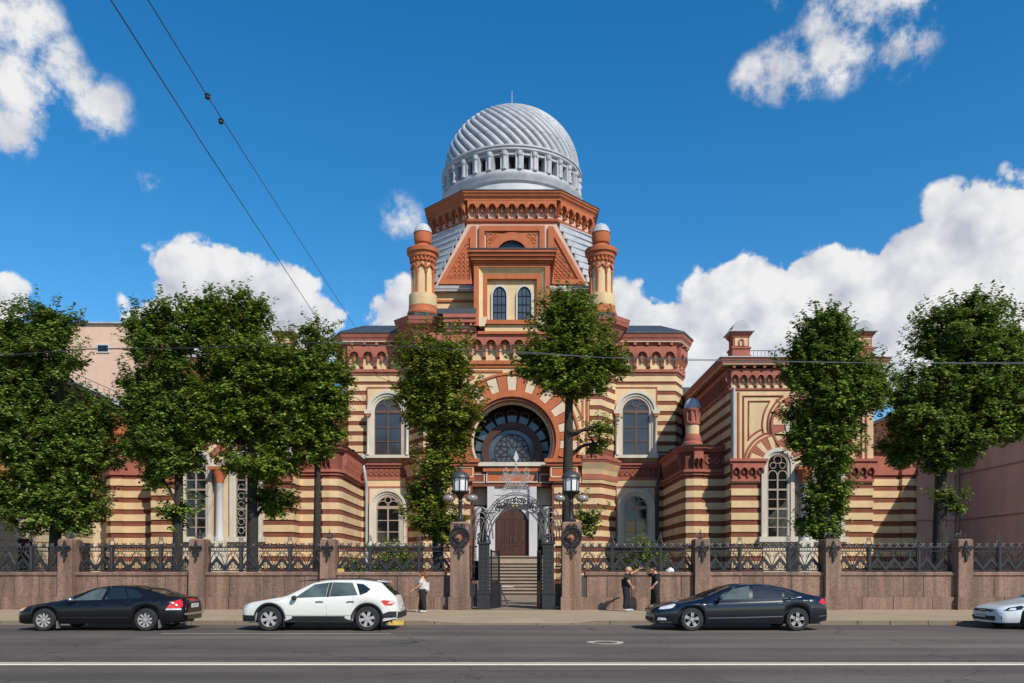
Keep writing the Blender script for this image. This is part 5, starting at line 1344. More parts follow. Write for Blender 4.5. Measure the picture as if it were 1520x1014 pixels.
# ------------------------------------------------------------------ gate
gx = .16
gate = thing('gate_arch', 'iron gate portal with black box posts, hoop arches and six-pointed star', 'gate', (gx, YW+.2, .12))
for s in (-1, 1):
    p = MB(s).box(1.00, 1.48, -.22, .24, .0, .62).box(1.03, 1.45, -.19, .21, .62, 2.52).box(.97, 1.51, -.25, .27, .60, .70).box(.98, 1.50, -.24, .26, 2.52, 2.60).build('post', 'iron', gate)
    r = MB(s)
    for k in range(9):
        scroll(r, 1.15, .85+k*.19, .08, -.20, .014, 1.2, 1, 0); scroll(r, 1.33, .85+k*.19, .08, -.20, .014, 1.2, -1, 180)
    r.build('relief', 'iron_grey', p)
    c = MB(s)
    for q in range(3): scroll(c, 1.12+.12*q, 2.72+.06*q, .12, 0, .03, 1.2, 1, 0)
    c.tube([(1.0,0,2.6),(1.1,0,2.85),(1.3,0,2.92),(1.48,0,2.75),(1.45,0,2.6)], .035, 6)
    c.build('post_scroll', 'iron', p)
    # side screen between post and pillar
    sd = MB(s).box(1.5, 1.85, .0, .06, .1, 1.0).box(1.5, 1.85, .0, .06, 1.62, 1.68).box(1.5, 1.85, 0, .06, 2.4, 2.46)
    for q in range(5): sd.tube([(1.55+.07*q,.03,1.0),(1.55+.07*q,.03,2.4)], .012, 4)
    for q in range(4): scroll(sd, 1.62, 1.15+.3*q, .09, .03, .013); scroll(sd, 1.75, 1.25+.3*q, .08, .03, .013, 1.2, -1)
    sd.build('side_screen', 'iron', gate)
    # outer quarter hoops
    for (cx, rx, rz, th) in ((1.45, .46, 1.35, .028), (1.45, .34, 1.15, .022), (1.45, .22, .95, .02)):
        MB(s).tube([(x, 0, z) for x, z in arc(cx-.1, 2.6, rx, 175, 5, 16, rz)], th, 5).build('side_hoop', 'iron_light', gate)
    so_ = MB(s)
    for (x, z, r_) in ((1.0,3.55,.16),(1.2,3.75,.14),(.85,3.9,.15),(1.45,3.35,.13),(1.62,3.1,.11),(.72,4.15,.11)): scroll(so_, x, z, r_, 0, .016, 1.4, 1, 60)
    so_.build('side_scrolls', 'iron_light', gate)
for (rx, z1, th) in ((1.04, 3.92, .030), (1.16, 4.02, .022), (1.30, 4.42, .028), (1.40, 4.50, .02)):
    MB().tube([(x, -.02, z) for x, z in arc(0, 2.62, rx, 0, 180, 30, z1-2.62)], th, 5).build('hoop', 'iron_light', gate)
h = MB()
for k in range(13):
    a = R(52 + 76*k/12); x, z = 1.18*math.cos(a), 2.62+1.60*math.sin(a)
    scroll(h, x, z, .12, -.02, .022, 1.3, 1 if k % 2 else -1, 40*k)
h.prism([(.62*math.cos(R(a))*1.1, 3.95+.12*math.sin(R(a))) for a in range(0, 360, 20)], -.03, .01)
h.build('header_scrolls', 'iron', gate)
MB().ball((-.12,-.06,3.98), .035,.03,.03).ball((.02,-.06,3.99), .035,.03,.03).build('gilding', 'gold', gate)
zs_ = 4.92; rs_ = .58
for fl in (0, 180):
    for (r_, th) in ((rs_, .038), (rs_*.78, .028), (rs_*.58, .02)):
        MB().tube([(r_*math.sin(R(fl+120*k)), -.03, zs_ + r_*math.cos(R(fl+120*k))) for k in range(3)], th, 4, True).build('star_bar', 'iron_star', gate)
st = MB()
for k in range(14): st.tube([(-.33+.05*k,-.03,zs_-.18),(-.33+.05*k,-.03,zs_+.02)], .007, 3)
for s in (-1, 1):
    scroll(st, s*.42, zs_+.42, .13, -.03, .011, 1.3, s, 90); scroll(st, s*.55, zs_+.12, .13, -.03, .011, 1.3, s, 0); scroll(st, s*.48, zs_-.35, .12, -.03, .011, 1.3, -s, 0)
st.ball((0,-.03,zs_+.70), .05,.05,.05).tube([(0,-.03,zs_+.5),(0,-.03,zs_+1.0)], .014, 5)
st.prism([(0,zs_+.75),(.10,zs_+.92),(0,zs_+1.22),(-.10,zs_+.92)], -.04, -.02)
st.build('star_filigree', 'iron_star', gate)
for s, lab in ((-1, 'open iron gate leaf swung inward on the side of the clean pillar'), (1, 'open iron gate leaf swung inward on the rust-streaked pillar side')):
    lf = thing('gate_leaf', lab, 'gate', (gx+s*.98, YW+.45, .14), rotz=(-R(17) if s < 0 else R(6)), group='open gate leaves')
    b = MB().box(-.03,.03,0,.06,0,2.3).box(-.03,.03,1.0,1.06,0,2.3).box(-.025,.025,0.06,1.0,0,.06).box(-.025,.025,.06,1.0,1.0,1.06).box(-.025,.025,.06,1.0,2.2,2.26)
    b.build('frame', 'iron', lf)
    MB().box(-.012,.012,.06,1.0,.06,1.0).build('kick_plate', 'iron', lf)
    b = MB()
    for q in range(6): b.tube([(0,.16+.14*q,1.06),(0,.16+.14*q,2.2)], .013, 4)
    b.build('bars', 'iron', lf)
br_ = thing('swing_barrier', 'small white-topped tubular barrier standing in the open gateway', 'barrier', (-.45, YW+1.6, .13))
MB().tube([(0,0,0),(0,0,.98)], .04, 8).tube([(0,0,.75),(.28,.05,.12)], .025, 6).build('post', 'iron_grey', br_)
MB().tube([(.03,0,.84),(.95,.2,.82)], .022, 6).build('bar', 'white_paint', br_)

bag = MB().ball((0,0,0), .01,.01,.01); random.seed(8)
vs = []; fs = []
n, m_ = 14, 7
for i in range(m_+1):
    ph = PI*.5*i/m_
    for j in range(n):
        a = 2*PI*j/n; k = 1+random.uniform(-.22,.22)
        vs.append((.20*k*math.cos(ph)*math.cos(a), .12*k*math.cos(ph)*math.sin(a), .24*math.sin(ph)*(1+random.uniform(-.2,.2))))
for i in range(m_):
    for j in range(n): fs.append((i*n+j, i*n+(j+1) % n, (i+1)*n+(j+1) % n, (i+1)*n+j))
fs.append(tuple(range(n-1,-1,-1)))
b = MB().add(vs, fs).build('plastic_bag', 'bag_white'); b.location = (PX(995, YW+.2), YW+.2, 1.57); b.scale = (.8, .8, .62)
tag(b, 'crumpled white plastic bag left on the granite coping', 'bag')
bxo = MB().box(-.12,.12,-.08,.08,0,.10).box(-.09,.09,-.06,.06,.10,.125).build('yellow_carton', 'kerb_yellow'); bxo.location = (PX(506, YW+.2), YW+.2, 1.571)
tag(bxo, 'small yellow carton left on the granite coping', 'box')

# ------------------------------------------------------------------ overhead wires
def sag(a, b, s, n=24):
    a, b = Vector(a), Vector(b)
    return [tuple(a.lerp(b, i/n) - Vector((0,0,s*4*(i/n)*(1-i/n)))) for i in range(n+1)]
def pw(px, py, D): return (PX(px, D), D, PZ(py, D))
w1 = thing('overhead_wire', 'thin dark wire slanting down over the sky to the striped facade', 'wire', pw(470, 478, 54.3), worldspace=True)
MB().tube([pw(140,-40,17.0), pw(167,4,18.2), pw(300,213,27), pw(400,365,37), pw(478,484,52.5), pw(545,600,54.42)], .016, 5).build('cable', 'wire', w1)
w2 = thing('overhead_wire', 'thin dark wire with two small insulators slanting over the sky', 'wire', pw(520, 472, 54.3), worldspace=True)
MB().tube([pw(190,-50,17.0), pw(221,2,18.0), pw(308,143,23), pw(420,318,35), pw(520,474,52.5), pw(580,566,54.42)], .013, 5).build('cable', 'wire', w2)
for (x, y, D) in ((308,143,23.0), (328,180,24.6)):
    c = Vector(pw(x,y,D)); MB().lathe(c.x, c.y, [(.03,c.z-.09),(.08,c.z-.05),(.06,c.z),(.09,c.z+.04),(.02,c.z+.09)], 8).build('insulator', 'wire', w2, 40)
w3 = thing('overhead_cable', 'twin horizontal overhead cable running in front of the trees', 'cable', (0, 26, .12), worldspace=True)
for dz in (0, .075):
    MB().tube([pw(-300,560,26), pw(0,527+dz*20,26), pw(130,519-dz*20,26), pw(300,516+dz*10,26), pw(480,508-dz*10,26)], .010, 5).build('strand', 'wire', w3)
    MB().tube([pw(480,508-dz*10,26), pw(590,514,26), pw(680,519,26), pw(790,525-dz*25,26), pw(900,531,26), pw(1020,535-dz*25,26), pw(1300,539,26), pw(1560,540-dz*25,26), pw(1900,535,26)], .010, 5).build('strand', 'wire_light', w3)

# ------------------------------------------------------------------ trees
def leaf_mesh(name, pts, outs, size, mat, seed, updraft=1.35):
    rng = np.random.default_rng(seed); n = len(pts)
    nrm = rng.normal(size=(n,3)); nrm /= np.linalg.norm(nrm, axis=1)[:,None]
    nrm = nrm*.70 + outs*.45 + np.array([0,0,updraft]); nrm /= np.linalg.norm(nrm, axis=1)[:,None]
    d = rng.normal(size=(n,3)) + np.array([0,0,-.35]); d -= nrm*np.sum(d*nrm, axis=1)[:,None]; d /= np.linalg.norm(d, axis=1)[:,None]
    s = np.cross(nrm, d); L = size*rng.uniform(.6, 1.25, n)[:,None]; Wd = L*.40
    fold = nrm*L*.10
    v = np.stack([pts-d*L*.5, pts-s*Wd+fold-d*L*.08, pts+d*L*.55, pts+s*Wd+fold-d*L*.08], axis=1).reshape(-1,3)
    me = bpy.data.meshes.new(name)
    me.vertices.add(4*n); me.vertices.foreach_set('co', v.astype(np.float32).ravel())
    me.loops.add(4*n); me.loops.foreach_set('vertex_index', np.arange(4*n, dtype=np.int32))
    me.polygons.add(n); me.polygons.foreach_set('loop_start', np.arange(0, 4*n, 4, dtype=np.int32)); me.polygons.foreach_set('loop_total', np.full(n, 4, dtype=np.int32))
    me.update(calc_edges=True)
    at = me.attributes.new('leafrand', 'FLOAT', 'FACE'); at.data.foreach_set('value', rng.uniform(0, 1, n).astype(np.float32))
    me.materials.append(MATS[mat]); return me
def tree(label, tpx, D, lobes, mat, seed, rt=.22, lean=0.0, dens=1.0, size=.145, shoots=75):
    rng = np.random.default_rng(seed); random.seed(seed)
    X0 = PX(tpx, D); t = thing('lime_tree', label, 'tree', (X0, D, .124), group='lime trees behind the street fence', worldspace=True)
    L = []
    for lb in lobes:
        cx, cy, rx, ry = lb[:4]; dd = lb[4] if len(lb) > 4 else rng.uniform(-.4, .4)
        L.append((np.array([PX(cx, D), D+dd, PZ(cy, D)]), np.array([rx*D/F, max(.5, rx*D/F*.9), ry*D/F])))
    top = max(l[0][2] for l in L)
    # trunk and limbs
    th = top*.86
    tp = []; n = 12
    for i in range(n+1):
        k = i/n
        tp.append((X0 + lean*k + .10*math.sin(seed+3*k), D + .08*math.cos(seed*2+4*k), .1 + (th-.1)*k))
    tr = MB().tube(tp, [rt*(1.25 if i == 0 else 1.05-.62*i/n) for i in range(n+1)], 9).build('trunk', 'bark', t, 70)
    for c, r in L:
        lm = MB()
        k = max(.2, min(.9, (c[2]-r[2]*.7-.1)/(th-.1))); i = int(k*n); a = Vector(tp[i])
        mid = a.lerp(Vector(c), .5) + Vector((0, 0, .15))
        lm.tube([tuple(a), tuple(mid), tuple(c)], [rt*.34, rt*.24, rt*.12], 6)
        for q in range(7):
            u = rng.normal(size=3); u /= np.linalg.norm(u); e = c + u*r*.8
            lm.tube([tuple(mid.lerp(Vector(c), rng.uniform(.2,1))), tuple((c+e)/2 + rng.normal(size=3)*.1), tuple(e)], [rt*.14, rt*.09, .012], 4)
        lm.build('limb', 'bark', t)
    P = []; O = []
    for c, r in L:
        area = (r[0]*r[2])**.75 * 4.6
        # boughs: clumps of leaf sprays with gaps between them
        nb_ = max(3, int(5.2*area*dens*(1 if r[0] > .8 else .45)))
        u = rng.normal(size=(nb_,3)); u /= np.linalg.norm(u, axis=1)[:,None]
        bc = c + u*(rng.uniform(.15, 1.0, nb_)**.6)[:,None]*r*.86
        for k in range(nb_):
            br = rng.uniform(.26, .50)*min(1.0, .55+.25*min(r)); ncl = int(rng.integers(12, 19))
            w = rng.normal(size=(ncl,3)); w /= np.linalg.norm(w, axis=1)[:,None]
            cen = bc[k] + w*(rng.uniform(.1,1,ncl)**.5)[:,None]*br*np.array([1.25,1.1,.72])
            for q in range(ncl):
                m = int(rng.integers(14, 25)); ax = w[q]*.7 + u[k]*.5 + np.array([0,0,-.15]); ax /= np.linalg.norm(ax)
                tt = rng.uniform(-.5, .5, m)[:,None]
                P.append(cen[q] + ax*tt*.42 + rng.normal(size=(m,3))*np.array([.07,.07,.05])); O.append(np.repeat((w[[q]]+u[[k]])*.5, m, 0))
        ns = int(shoots*area/9)
        u = rng.normal(size=(ns,3)); u[:,2] = np.abs(u[:,2])*.9-.25; u[:,1] *= .6; u /= np.linalg.norm(u, axis=1)[:,None]
        for k in range(ns):
            st = c + u[k]*r*.88; dr = u[k] + np.array([0,0,.85]); dr /= np.linalg.norm(dr); ln = rng.uniform(.25, .85)
            m = int(ln*32); tt = rng.uniform(0, 1, m)[:,None]
            P.append(st + dr*tt*ln + rng.normal(size=(m,3))*.05); O.append(np.repeat(u[[k]], m, 0))
    P = np.concatenate(P); O = np.concatenate(O)
    cr = link('crown', leaf_mesh('crown', P, O, size, mat, seed), t)
    return len(P)
nl = 0
nl += tree('broad lime tree hiding the orange neighbour house', 85, 34.5, [(70,540,58,62),(50,640,85,90),(120,680,58,60),(20,600,55,110),(75,485,42,36),(60,740,80,60),(105,760,60,40),(15,500,45,45),(125,620,45,40)], 'leaf_b', 11, .27)
nl += tree('lime tree before the striped wing, beside the broadest one', 262, 34.2, [(245,510,52,62),(258,600,64,70),(212,590,32,44),(262,670,48,42),(225,655,40,38),(208,490,18,34),(262,760,26,34),(240,705,26,28),(235,625,62,50)], 'leaf_b', 12, .24)
nl += tree('tallest full-crowned lime tree before the wing windows, trunk pale and blotched', 372, 34.6, [(330,500,72,62),(365,560,85,72),(395,630,78,62),(325,620,62,55),(420,560,55,62),(300,470,42,36),(352,465,48,32),(392,690,64,36),(398,745,36,22)], 'leaf_a', 13, .27)
nl += tree('slim lime tree leaning close to the corner of the main facade', 466, 34.0, [(462,555,48,62),(482,610,38,52),(445,600,42,55),(468,500,22,30),(455,660,48,38),(490,560,28,40)], 'leaf_a', 14, .19, lean=.25)
nl += tree('lime tree with yellowing crown before the left portal pier'.replace('left ', ''), 650, 33.6, [(645,530,55,42),(655,590,58,52),(640,560,52,40),(668,625,46,38),(625,600,36,44),(650,690,36,28),(642,735,32,34),(655,785,32,28),(628,770,28,30),(665,655,34,28)], 'leaf_c', 15, .26, shoots=90)
nl += tree('lime tree with clear dark trunk before the portal, behind a lantern', 846, 33.6, [(848,495,60,46),(845,545,72,40),(800,550,36,34),(890,545,40,36),(840,460,36,26),(850,575,50,24),(884,655,24,14),(872,770,16,24),(890,640,16,10)], 'leaf_a', 16, .30, shoots=90)
nl += tree('lime tree before the wing with the roof railing', 1226, 34.0, [(1230,535,54,54),(1242,600,58,56),(1197,545,36,44),(1224,490,36,28),(1275,570,36,46),(1222,670,48,46),(1194,630,32,40),(1228,735,34,36),(1222,780,34,24)], 'leaf_b', 17, .27, dens=1.45)
nl += tree('spreading lime tree hiding the blank brown firewall', 1396, 34.4, [(1425,505,78,55),(1405,575,88,60),(1465,560,62,62),(1360,610,58,50),(1440,640,66,48),(1445,468,42,30),(1500,520,44,62),(1360,665,46,34),(1405,672,56,30),(1490,620,40,40),(1408,745,26,14)], 'leaf_b', 18, .32, dens=1.15)
def shrub(label, px0, px1, D, ztop, seed, mat):
    rng = np.random.default_rng(seed)
    X0, X1 = PX(px0, D), PX(px1, D); xc = (X0+X1)/2; hw = (X1-X0)/2
    t = thing('shrub', label, 'shrub', (xc, D, .124), group='shrubs inside the fence', worldspace=True)
    st = MB(); P = []; O = []
    for k in range(260):
        u = rng.normal(size=3); u[2] = abs(u[2]); u /= np.linalg.norm(u); r = rng.uniform(.3,1)**.5
        e = np.array([xc, D, .5]) + u*r*np.array([hw, hw*.7, ztop-.5])
        if k % 6 == 0: st.tube([(xc+rng.uniform(-.15,.15)*hw, D, .1), tuple((np.array([xc,D,.1])+e)/2+rng.normal(size=3)*.05), tuple(e)], [.03,.02,.008], 4)
        m = 26; P.append(e + rng.normal(size=(m,3))*.14); O.append(np.repeat(u[None], m, 0))
    st.build('stems', 'bark', t)
    link('crown', leaf_mesh('crown', np.concatenate(P), np.concatenate(O), .13, mat, seed), t)
shrub('dense green shrub under the lower window beside the yellowing lime tree', 540, 622, 33.2, 2.95, 31, 'leaf_a')
shrub('dense green shrub under the lower window behind the two men', 918, 996, 33.2, 3.0, 32, 'leaf_a')
shrub('low shrub behind the fence between shrub under the window and gate', 503, 545, 33.4, 2.1, 33, 'leaf_a')

# ------------------------------------------------------------------ cars
def smooth_curve(pts, sig=.05):
    xs_ = np.array([p[0] for p in pts]); ys_ = np.array([p[1] for p in pts])
    gx_ = np.linspace(xs_[0], xs_[-1], 800); gy = np.interp(gx_, xs_, ys_)
    st = (xs_[-1]-xs_[0])/799; k = max(1, int(3*sig/st)); ker = np.exp(-.5*(np.arange(-k,k+1)*st/sig)**2); ker /= ker.sum()
    gs = np.convolve(np.pad(gy, k, mode='edge'), ker, 'valid')
    return lambda x: float(np.interp(x, gx_, gs))
class Car:
    def __init__(s, L, W, top, sh, wid, wheels, rw, sill, zend=(.26,.30)):
        s.L, s.W = L, W; s.top = smooth_curve([(0, top[0][1]-.07)] + [(.018, top[0][1]-.01)] + top[1:], .03); s.sh = smooth_curve(sh, .08); s.wid = smooth_curve([(0, wid[0][1]*.40), (.015, wid[0][1]*.68), (.04, wid[0][1]*.90)] + wid[1:-1] + [(L-.012, wid[-1][1]*.97), (L, wid[-1][1]*.70)], .018)
        s.wheels, s.rw, s.sillz, s.zend = wheels, rw, sill, zend
    def bottom(s, x):
        z = s.sillz
        if x < s.wheels[0]: z = s.sillz + (s.zend[0]-s.sillz)*max(0, 1-x/(s.wheels[0]-.4))
        if x > s.wheels[1]: z = s.sillz + (s.zend[1]-s.sillz)*min(1, max(0, (x-s.wheels[1]-.35)/(s.L-s.wheels[1]-.35)))
        for xw in s.wheels:
            q = s.rw+.055
            if abs(x-xw) < q: z = max(z, s.rw + math.sqrt(q*q-(x-xw)**2))
        return z
    def section(s, x):
        zb, zs, zt, w = s.bottom(x), s.sh(x), s.top(x), s.wid(x)
        zt = max(zt, zs+.02); g = min(1, (zt-zs)/.40); zb = min(zb, zs-.06)
        wr = w*(.84-.12*g); zr = zt-(.015+.05*g)
        q = zs-zb
        p = [(w*.94, zb), (w*.985, zb+.18*q), (w*1.0, zb+.45*q), (w*.995, zb+.70*q), (w*.985, zb+.86*q), (w*.955, zb+.95*q), (w*.925, zs)]
        for k in (.33, .66): p.append((w*.925+(wr-w*.925)*k+.012*g, zs+(zr-zs)*k))
        p += [(wr, zr), (wr*.93, zr+(zt-zr)*.55), (wr*.6, zt-.006), (0, zt)]
        return p
    def side(s, x, z, off=.006):     # point on the near flank at (x, z)
        p = s.section(x); zz = [q[1] for q in p]; yy = [q[0] for q in p]
        return (x, -(float(np.interp(z, zz, yy))+off), z)
    def body(s, root, paint):
        xs_ = sorted(set(list(np.linspace(0, s.L, 76)) + [xw+d for xw in s.wheels for d in np.linspace(-s.rw-.055, s.rw+.055, 19)] + [.012,.03,.06, s.L-.012, s.L-.03, s.L-.06]))
        vs = []; m = 13
        for x in xs_:
            p = s.section(x)
            vs += [(x, -a, b) for a, b in p] + [(x, a, b) for a, b in p[::-1][1:]]
        k = 2*m-1; n = len(xs_); fs = []
        for i in range(n-1):
            for j in range(k-1): fs.append((i*k+j, (i+1)*k+j, (i+1)*k+j+1, i*k+j+1))
        fs.append(tuple(range(k-1,-1,-1))); fs.append(tuple((n-1)*k+j for j in range(k)))
        b = MB().add(vs, fs).build('body', paint, root, 38)
        MB().box(.25, s.L-.3, -s.W*.40, s.W*.40, s.sillz-.02, s.sillz+.30).build('underbody', 'plastic_black', root)
        for xw in s.wheels:
            MB().box(xw-s.rw-.04, xw+s.rw+.04, -s.W*.425, s.W*.425, s.sillz+.05, s.rw*2+.03).build('wheel_well', 'plastic_black', root)
        return b
    def poly(s, pts, name, mat, parent, off=.006, far=False, sub=6):
        # outline in side view laid on the flank
        q = []
        n = len(pts)
        for i in range(n):
            a, b = pts[i], pts[(i+1) % n]
            for k in range(sub): q.append((a[0]+(b[0]-a[0])*k/sub, a[1]+(b[1]-a[1])*k/sub))
        cx = sum(p[0] for p in q)/len(q); cz = sum(p[1] for p in q)/len(q)
        rings = [[(cx+(x-cx)*f, cz+(z-cz)*f) for x, z in q] for f in (1, .66, .33)]
        vs = [s.side(x, z, off) for r in rings for x, z in r] + [s.side(cx, cz, off)]
        vs += [s.side(x, z, -.004) for x, z in q]
        k = len(q); fs = []
        for r in range(2):
            for i in range(k): fs.append((r*k+i, r*k+(i+1) % k, (r+1)*k+(i+1) % k, (r+1)*k+i))
        for i in range(k): fs.append((2*k+i, 2*k+(i+1) % k, 3*k)); fs.append((i, 3*k+1+i, 3*k+1+(i+1) % k, (i+1) % k))
        if far: vs = [(x, -y, z) for x, y, z in vs]
        return MB().add(vs, fs).build(name, mat, parent, 30)
    def both(s, *a, **k):
        o = s.poly(*a, **k); s.poly(*a, far=True, **k); return o
    def line(s, pts, r, name, mat, parent, far=True):
        for sg in ((1, -1) if far else (1,)):
            q = [s.side(x, z, r*.3) for x, z in pts]; q = [(x, y*sg, z) for x, y, z in q]
            MB().tube(q, r, 5).build(name, mat, parent)
    def topglass(s, x0, x1, f0, f1, name, mat, parent, n=8, off=.008):
        # windscreen or rear window: the crown of the body between two stations
        vs = []; m = 9
        for i in range(n+1):
            x = x0+(x1-x0)*i/n; p = s.section(x); wr = p[9][0]; f = f0+(f1-f0)*i/n
            for j in range(m):
                y = -wr*f + 2*wr*f*j/(m-1)
                z = float(np.interp(abs(y), [q[0] for q in p[::-1]][:4], [q[1] for q in p[::-1]][:4]))
                dz = s.top(x+.02)-s.top(x-.02); nl_ = math.hypot(.04, dz)
                vs.append((x - dz/nl_*off, y, z + .04/nl_*off))
        fs = [(i*m+j, i*m+j+1, (i+1)*m+j+1, (i+1)*m+j) for i in range(n) for j in range(m-1)]
        return MB().add(vs, fs).build(name, mat, parent, 60)
def wheel(root, x, y, r, wd, spokes, style, sgn):
    t = MB(); prof = [(r*.66,-wd/2),(r*.92,-wd/2),(r*.985,-wd*.36),(r,-wd*.2),(r,wd*.2),(r*.985,wd*.36),(r*.92,wd/2),(r*.66,wd/2)]
    n = 36; vs = []
    for (q, yy) in prof:
        for i in range(n): a = 2*PI*i/n; vs.append((x+q*math.cos(a), y+yy, r+q*math.sin(a)))
    fs = [(k*n+i, k*n+(i+1) % n, (k+1)*n+(i+1) % n, (k+1)*n+i) for k in range(len(prof)-1) for i in range(n)]
    w = t.add(vs, fs).build('wheel', 'rubber', root, 40)
    yo = y + sgn*wd*.40
    MB().ring([(a, b+r) for a, b in arc(x, 0, r*.70, 0, 360, 32)[:-1]], [(a, b+r) for a, b in arc(x, 0, r*.62, 0, 360, 32)[:-1]], min(yo, yo-sgn*.03), max(yo, yo-sgn*.03)+.001, True).build('rim', 'alloy', w, 40)
    MB().prism([(a, b+r) for a, b in arc(x, 0, r*.66, 0, 360, 28)[:-1]], yo-sgn*.09-.005, yo-sgn*.09+.005).build('brake', 'plastic_black', w)
    for k in range(spokes):
        a = 2*PI*k/spokes + .2
        s_ = MB()
        def sp(a, w0, w1):
            ca, sa = math.cos(a), math.sin(a)
            pts = [(x+r*.10*ca-w0*sa, r+r*.10*sa+w0*ca), (x+r*.64*ca-w1*sa, r+r*.64*sa+w1*ca), (x+r*.64*ca+w1*sa, r+r*.64*sa-w1*ca), (x+r*.10*ca+w0*sa, r+r*.10*sa-w0*ca)]
            s_.prism(pts, min(yo-sgn*.01, yo-sgn*.04), max(yo-sgn*.01, yo-sgn*.04))
        if style == 'multi': sp(a-.10, .012, .014); sp(a+.10, .012, .014)
        elif style == 'wide': sp(a, .030, .048)
        else: sp(a-.13, .02, .022); sp(a+.13, .02, .022)
        s_.build('spoke', 'alloy', w)
    MB().prism([(a, b+r) for a, b in arc(x, 0, r*.15, 0, 360, 12)[:-1]], min(yo-sgn*.0, yo-sgn*.05), max(yo, yo-sgn*.05)).build('hub_cap', 'alloy', w)
def mirror(root, x, y, z, mat, mat2=None):
    for s in (-1, 1):
        m = MB().ball((x, s*(y+.10), z), .075, .11, .065, 10, 6).build('mirror', mat, root, 60)
        MB().box(x-.02, x+.03, min(s*(y-.08), s*(y+.04)), max(s*(y-.08), s*(y+.04)), z-.05, z-.02).build('mirror_arm', 'plastic_black', m)
def plate(root, x, y0, z, hw, name, txt=None, facing=1):
    p = MB().box(x-.006, x+.006, y0-hw, y0+hw, z-.055, z+.055).build(name, 'plate', root)
    xo = x+facing*.0075
    d = MB(); random.seed(int(z*1000)); yy = y0-hw+.035
    for i in range(9):
        wdt = .022
        for (a, b) in random.sample([(-.03,-.02),(-.005,.005),(.02,.03)], 2): d.box(min(x,xo), max(x,xo), yy, yy+wdt, z+a, z+b)
        d.box(min(x,xo), max(x,xo), yy, yy+.006, z-.03, z+.03); yy += .046
    d.build('digits', 'plastic_black', p); return p

def place(root, px_front, D, yc): pass
YS = 21.62      # near flank of the parked row

# --- black sedan
c = Car(4.60, 1.80, [(0,.56),(.04,.60),(.35,.68),(.8,.75),(1.30,.83),(1.42,.86),(2.10,1.15),(2.35,1.20),(2.75,1.22),(3.15,1.20),(3.55,1.11),(3.98,.96),(4.10,.93),(4.42,.90),(4.53,.86),(4.60,.62)],
        [(0,.48),(.25,.58),(.8,.68),(1.4,.76),(2.4,.80),(3.6,.835),(4.3,.83),(4.60,.60)],
        [(0,.52),(.05,.62),(.2,.74),(.5,.83),(1.0,.885),(2.3,.90),(3.7,.885),(4.2,.83),(4.48,.74),(4.57,.66),(4.60,.58)], (.90, 3.62), .300, .20, (.20,.28))
r = thing('parked_car', 'black sedan with red wraparound tail lights and multi-spoke wheels', 'car', (PX(23,YS)-.16, YS+.90, 0), group='cars parked along the kerb')
c.body(r, 'paint_black')
for (x, s) in ((.90,-1),(3.62,-1),(.90,1),(3.62,1)): wheel(r, x, s*.80, .300, .20, 9, 'multi', s)
g = c.both([(1.62,.815),(2.22,1.135),(2.50,1.165),(2.42,.835)], 'side_window', 'car_glass_clear', r, sub=5)
c.both([(2.53,.838),(2.60,1.168),(2.95,1.155),(3.12,.865)], 'side_window', 'car_glass', r, sub=5)
c.both([(3.16,.868),(3.0,1.148),(3.25,1.10),(3.52,.95),(3.45,.875)], 'side_window', 'car_glass', r, sub=4)
c.topglass(1.46, 2.14, .93, .90, 'windscreen', 'car_glass', r); c.topglass(3.28, 3.92, .90, .92, 'rear_window', 'car_glass', r)
c.both([(.03,.50),(.06,.58),(.30,.64),(.26,.54)], 'headlight', 'lamp_clear', r); c.both([(.20,.555),(.24,.62),(.33,.645),(.30,.565)], 'indicator', 'lamp_orange', r, off=.010)
c.both([(4.16,.60),(4.28,.78),(4.50,.86),(4.56,.80),(4.58,.60)], 'tail_light', 'lamp_red', r); c.both([(4.14,.56),(4.16,.60),(4.58,.60),(4.58,.56)], 'reversing_light', 'lamp_clear', r)
c.line([(1.35,.36),(2.0,.355),(3.15,.36)], .012, 'side_moulding', 'plastic_black', r); c.line([(2.47,.30),(2.45,.6),(2.47,.80)], .004, 'door_seam', 'plastic_black', r); c.line([(1.38,.30),(1.36,.6),(1.45,.76)], .004, 'door_seam', 'plastic_black', r); c.line([(3.22,.60),(3.14,.74),(3.16,.85)], .004, 'door_seam', 'plastic_black', r)
c.line([(2.53,.85),(2.60,1.165)], .008, 'window_trim', 'chrome', r)
for xh in (2.25, 3.05): c.line([(xh,.70),(xh+.18,.703)], .014, 'door_handle', 'paint_black', r)
mirror(r, 1.66, .83, .845, 'chrome')
MB().box(4.50, 4.635, -.62, .62, .42, .47).build('bumper_strip', 'chrome', r)
plate(r, 4.612, 0, .66, .24, 'licence_plate')
mb = MB()
for k in range(5): mb.box(4.575, 4.60, -.32+.14*k, -.24+.14*k, .775, .80)
mb.build('badge', 'chrome', r)
for s in (-1, 1):
    MB().box(1.24, 1.26, min(s*.72,s*.88), max(s*.72,s*.88), .07, .27).build('mud_flap', 'cloth_grey', r); MB().box(3.97, 3.99, min(s*.72,s*.88), max(s*.72,s*.88), .08, .30).build('mud_flap', 'cloth_grey', r)
MB().tube([(4.4,-.5,.22),(4.6,-.5,.22)], .035, 8).build('exhaust', 'chrome', r)

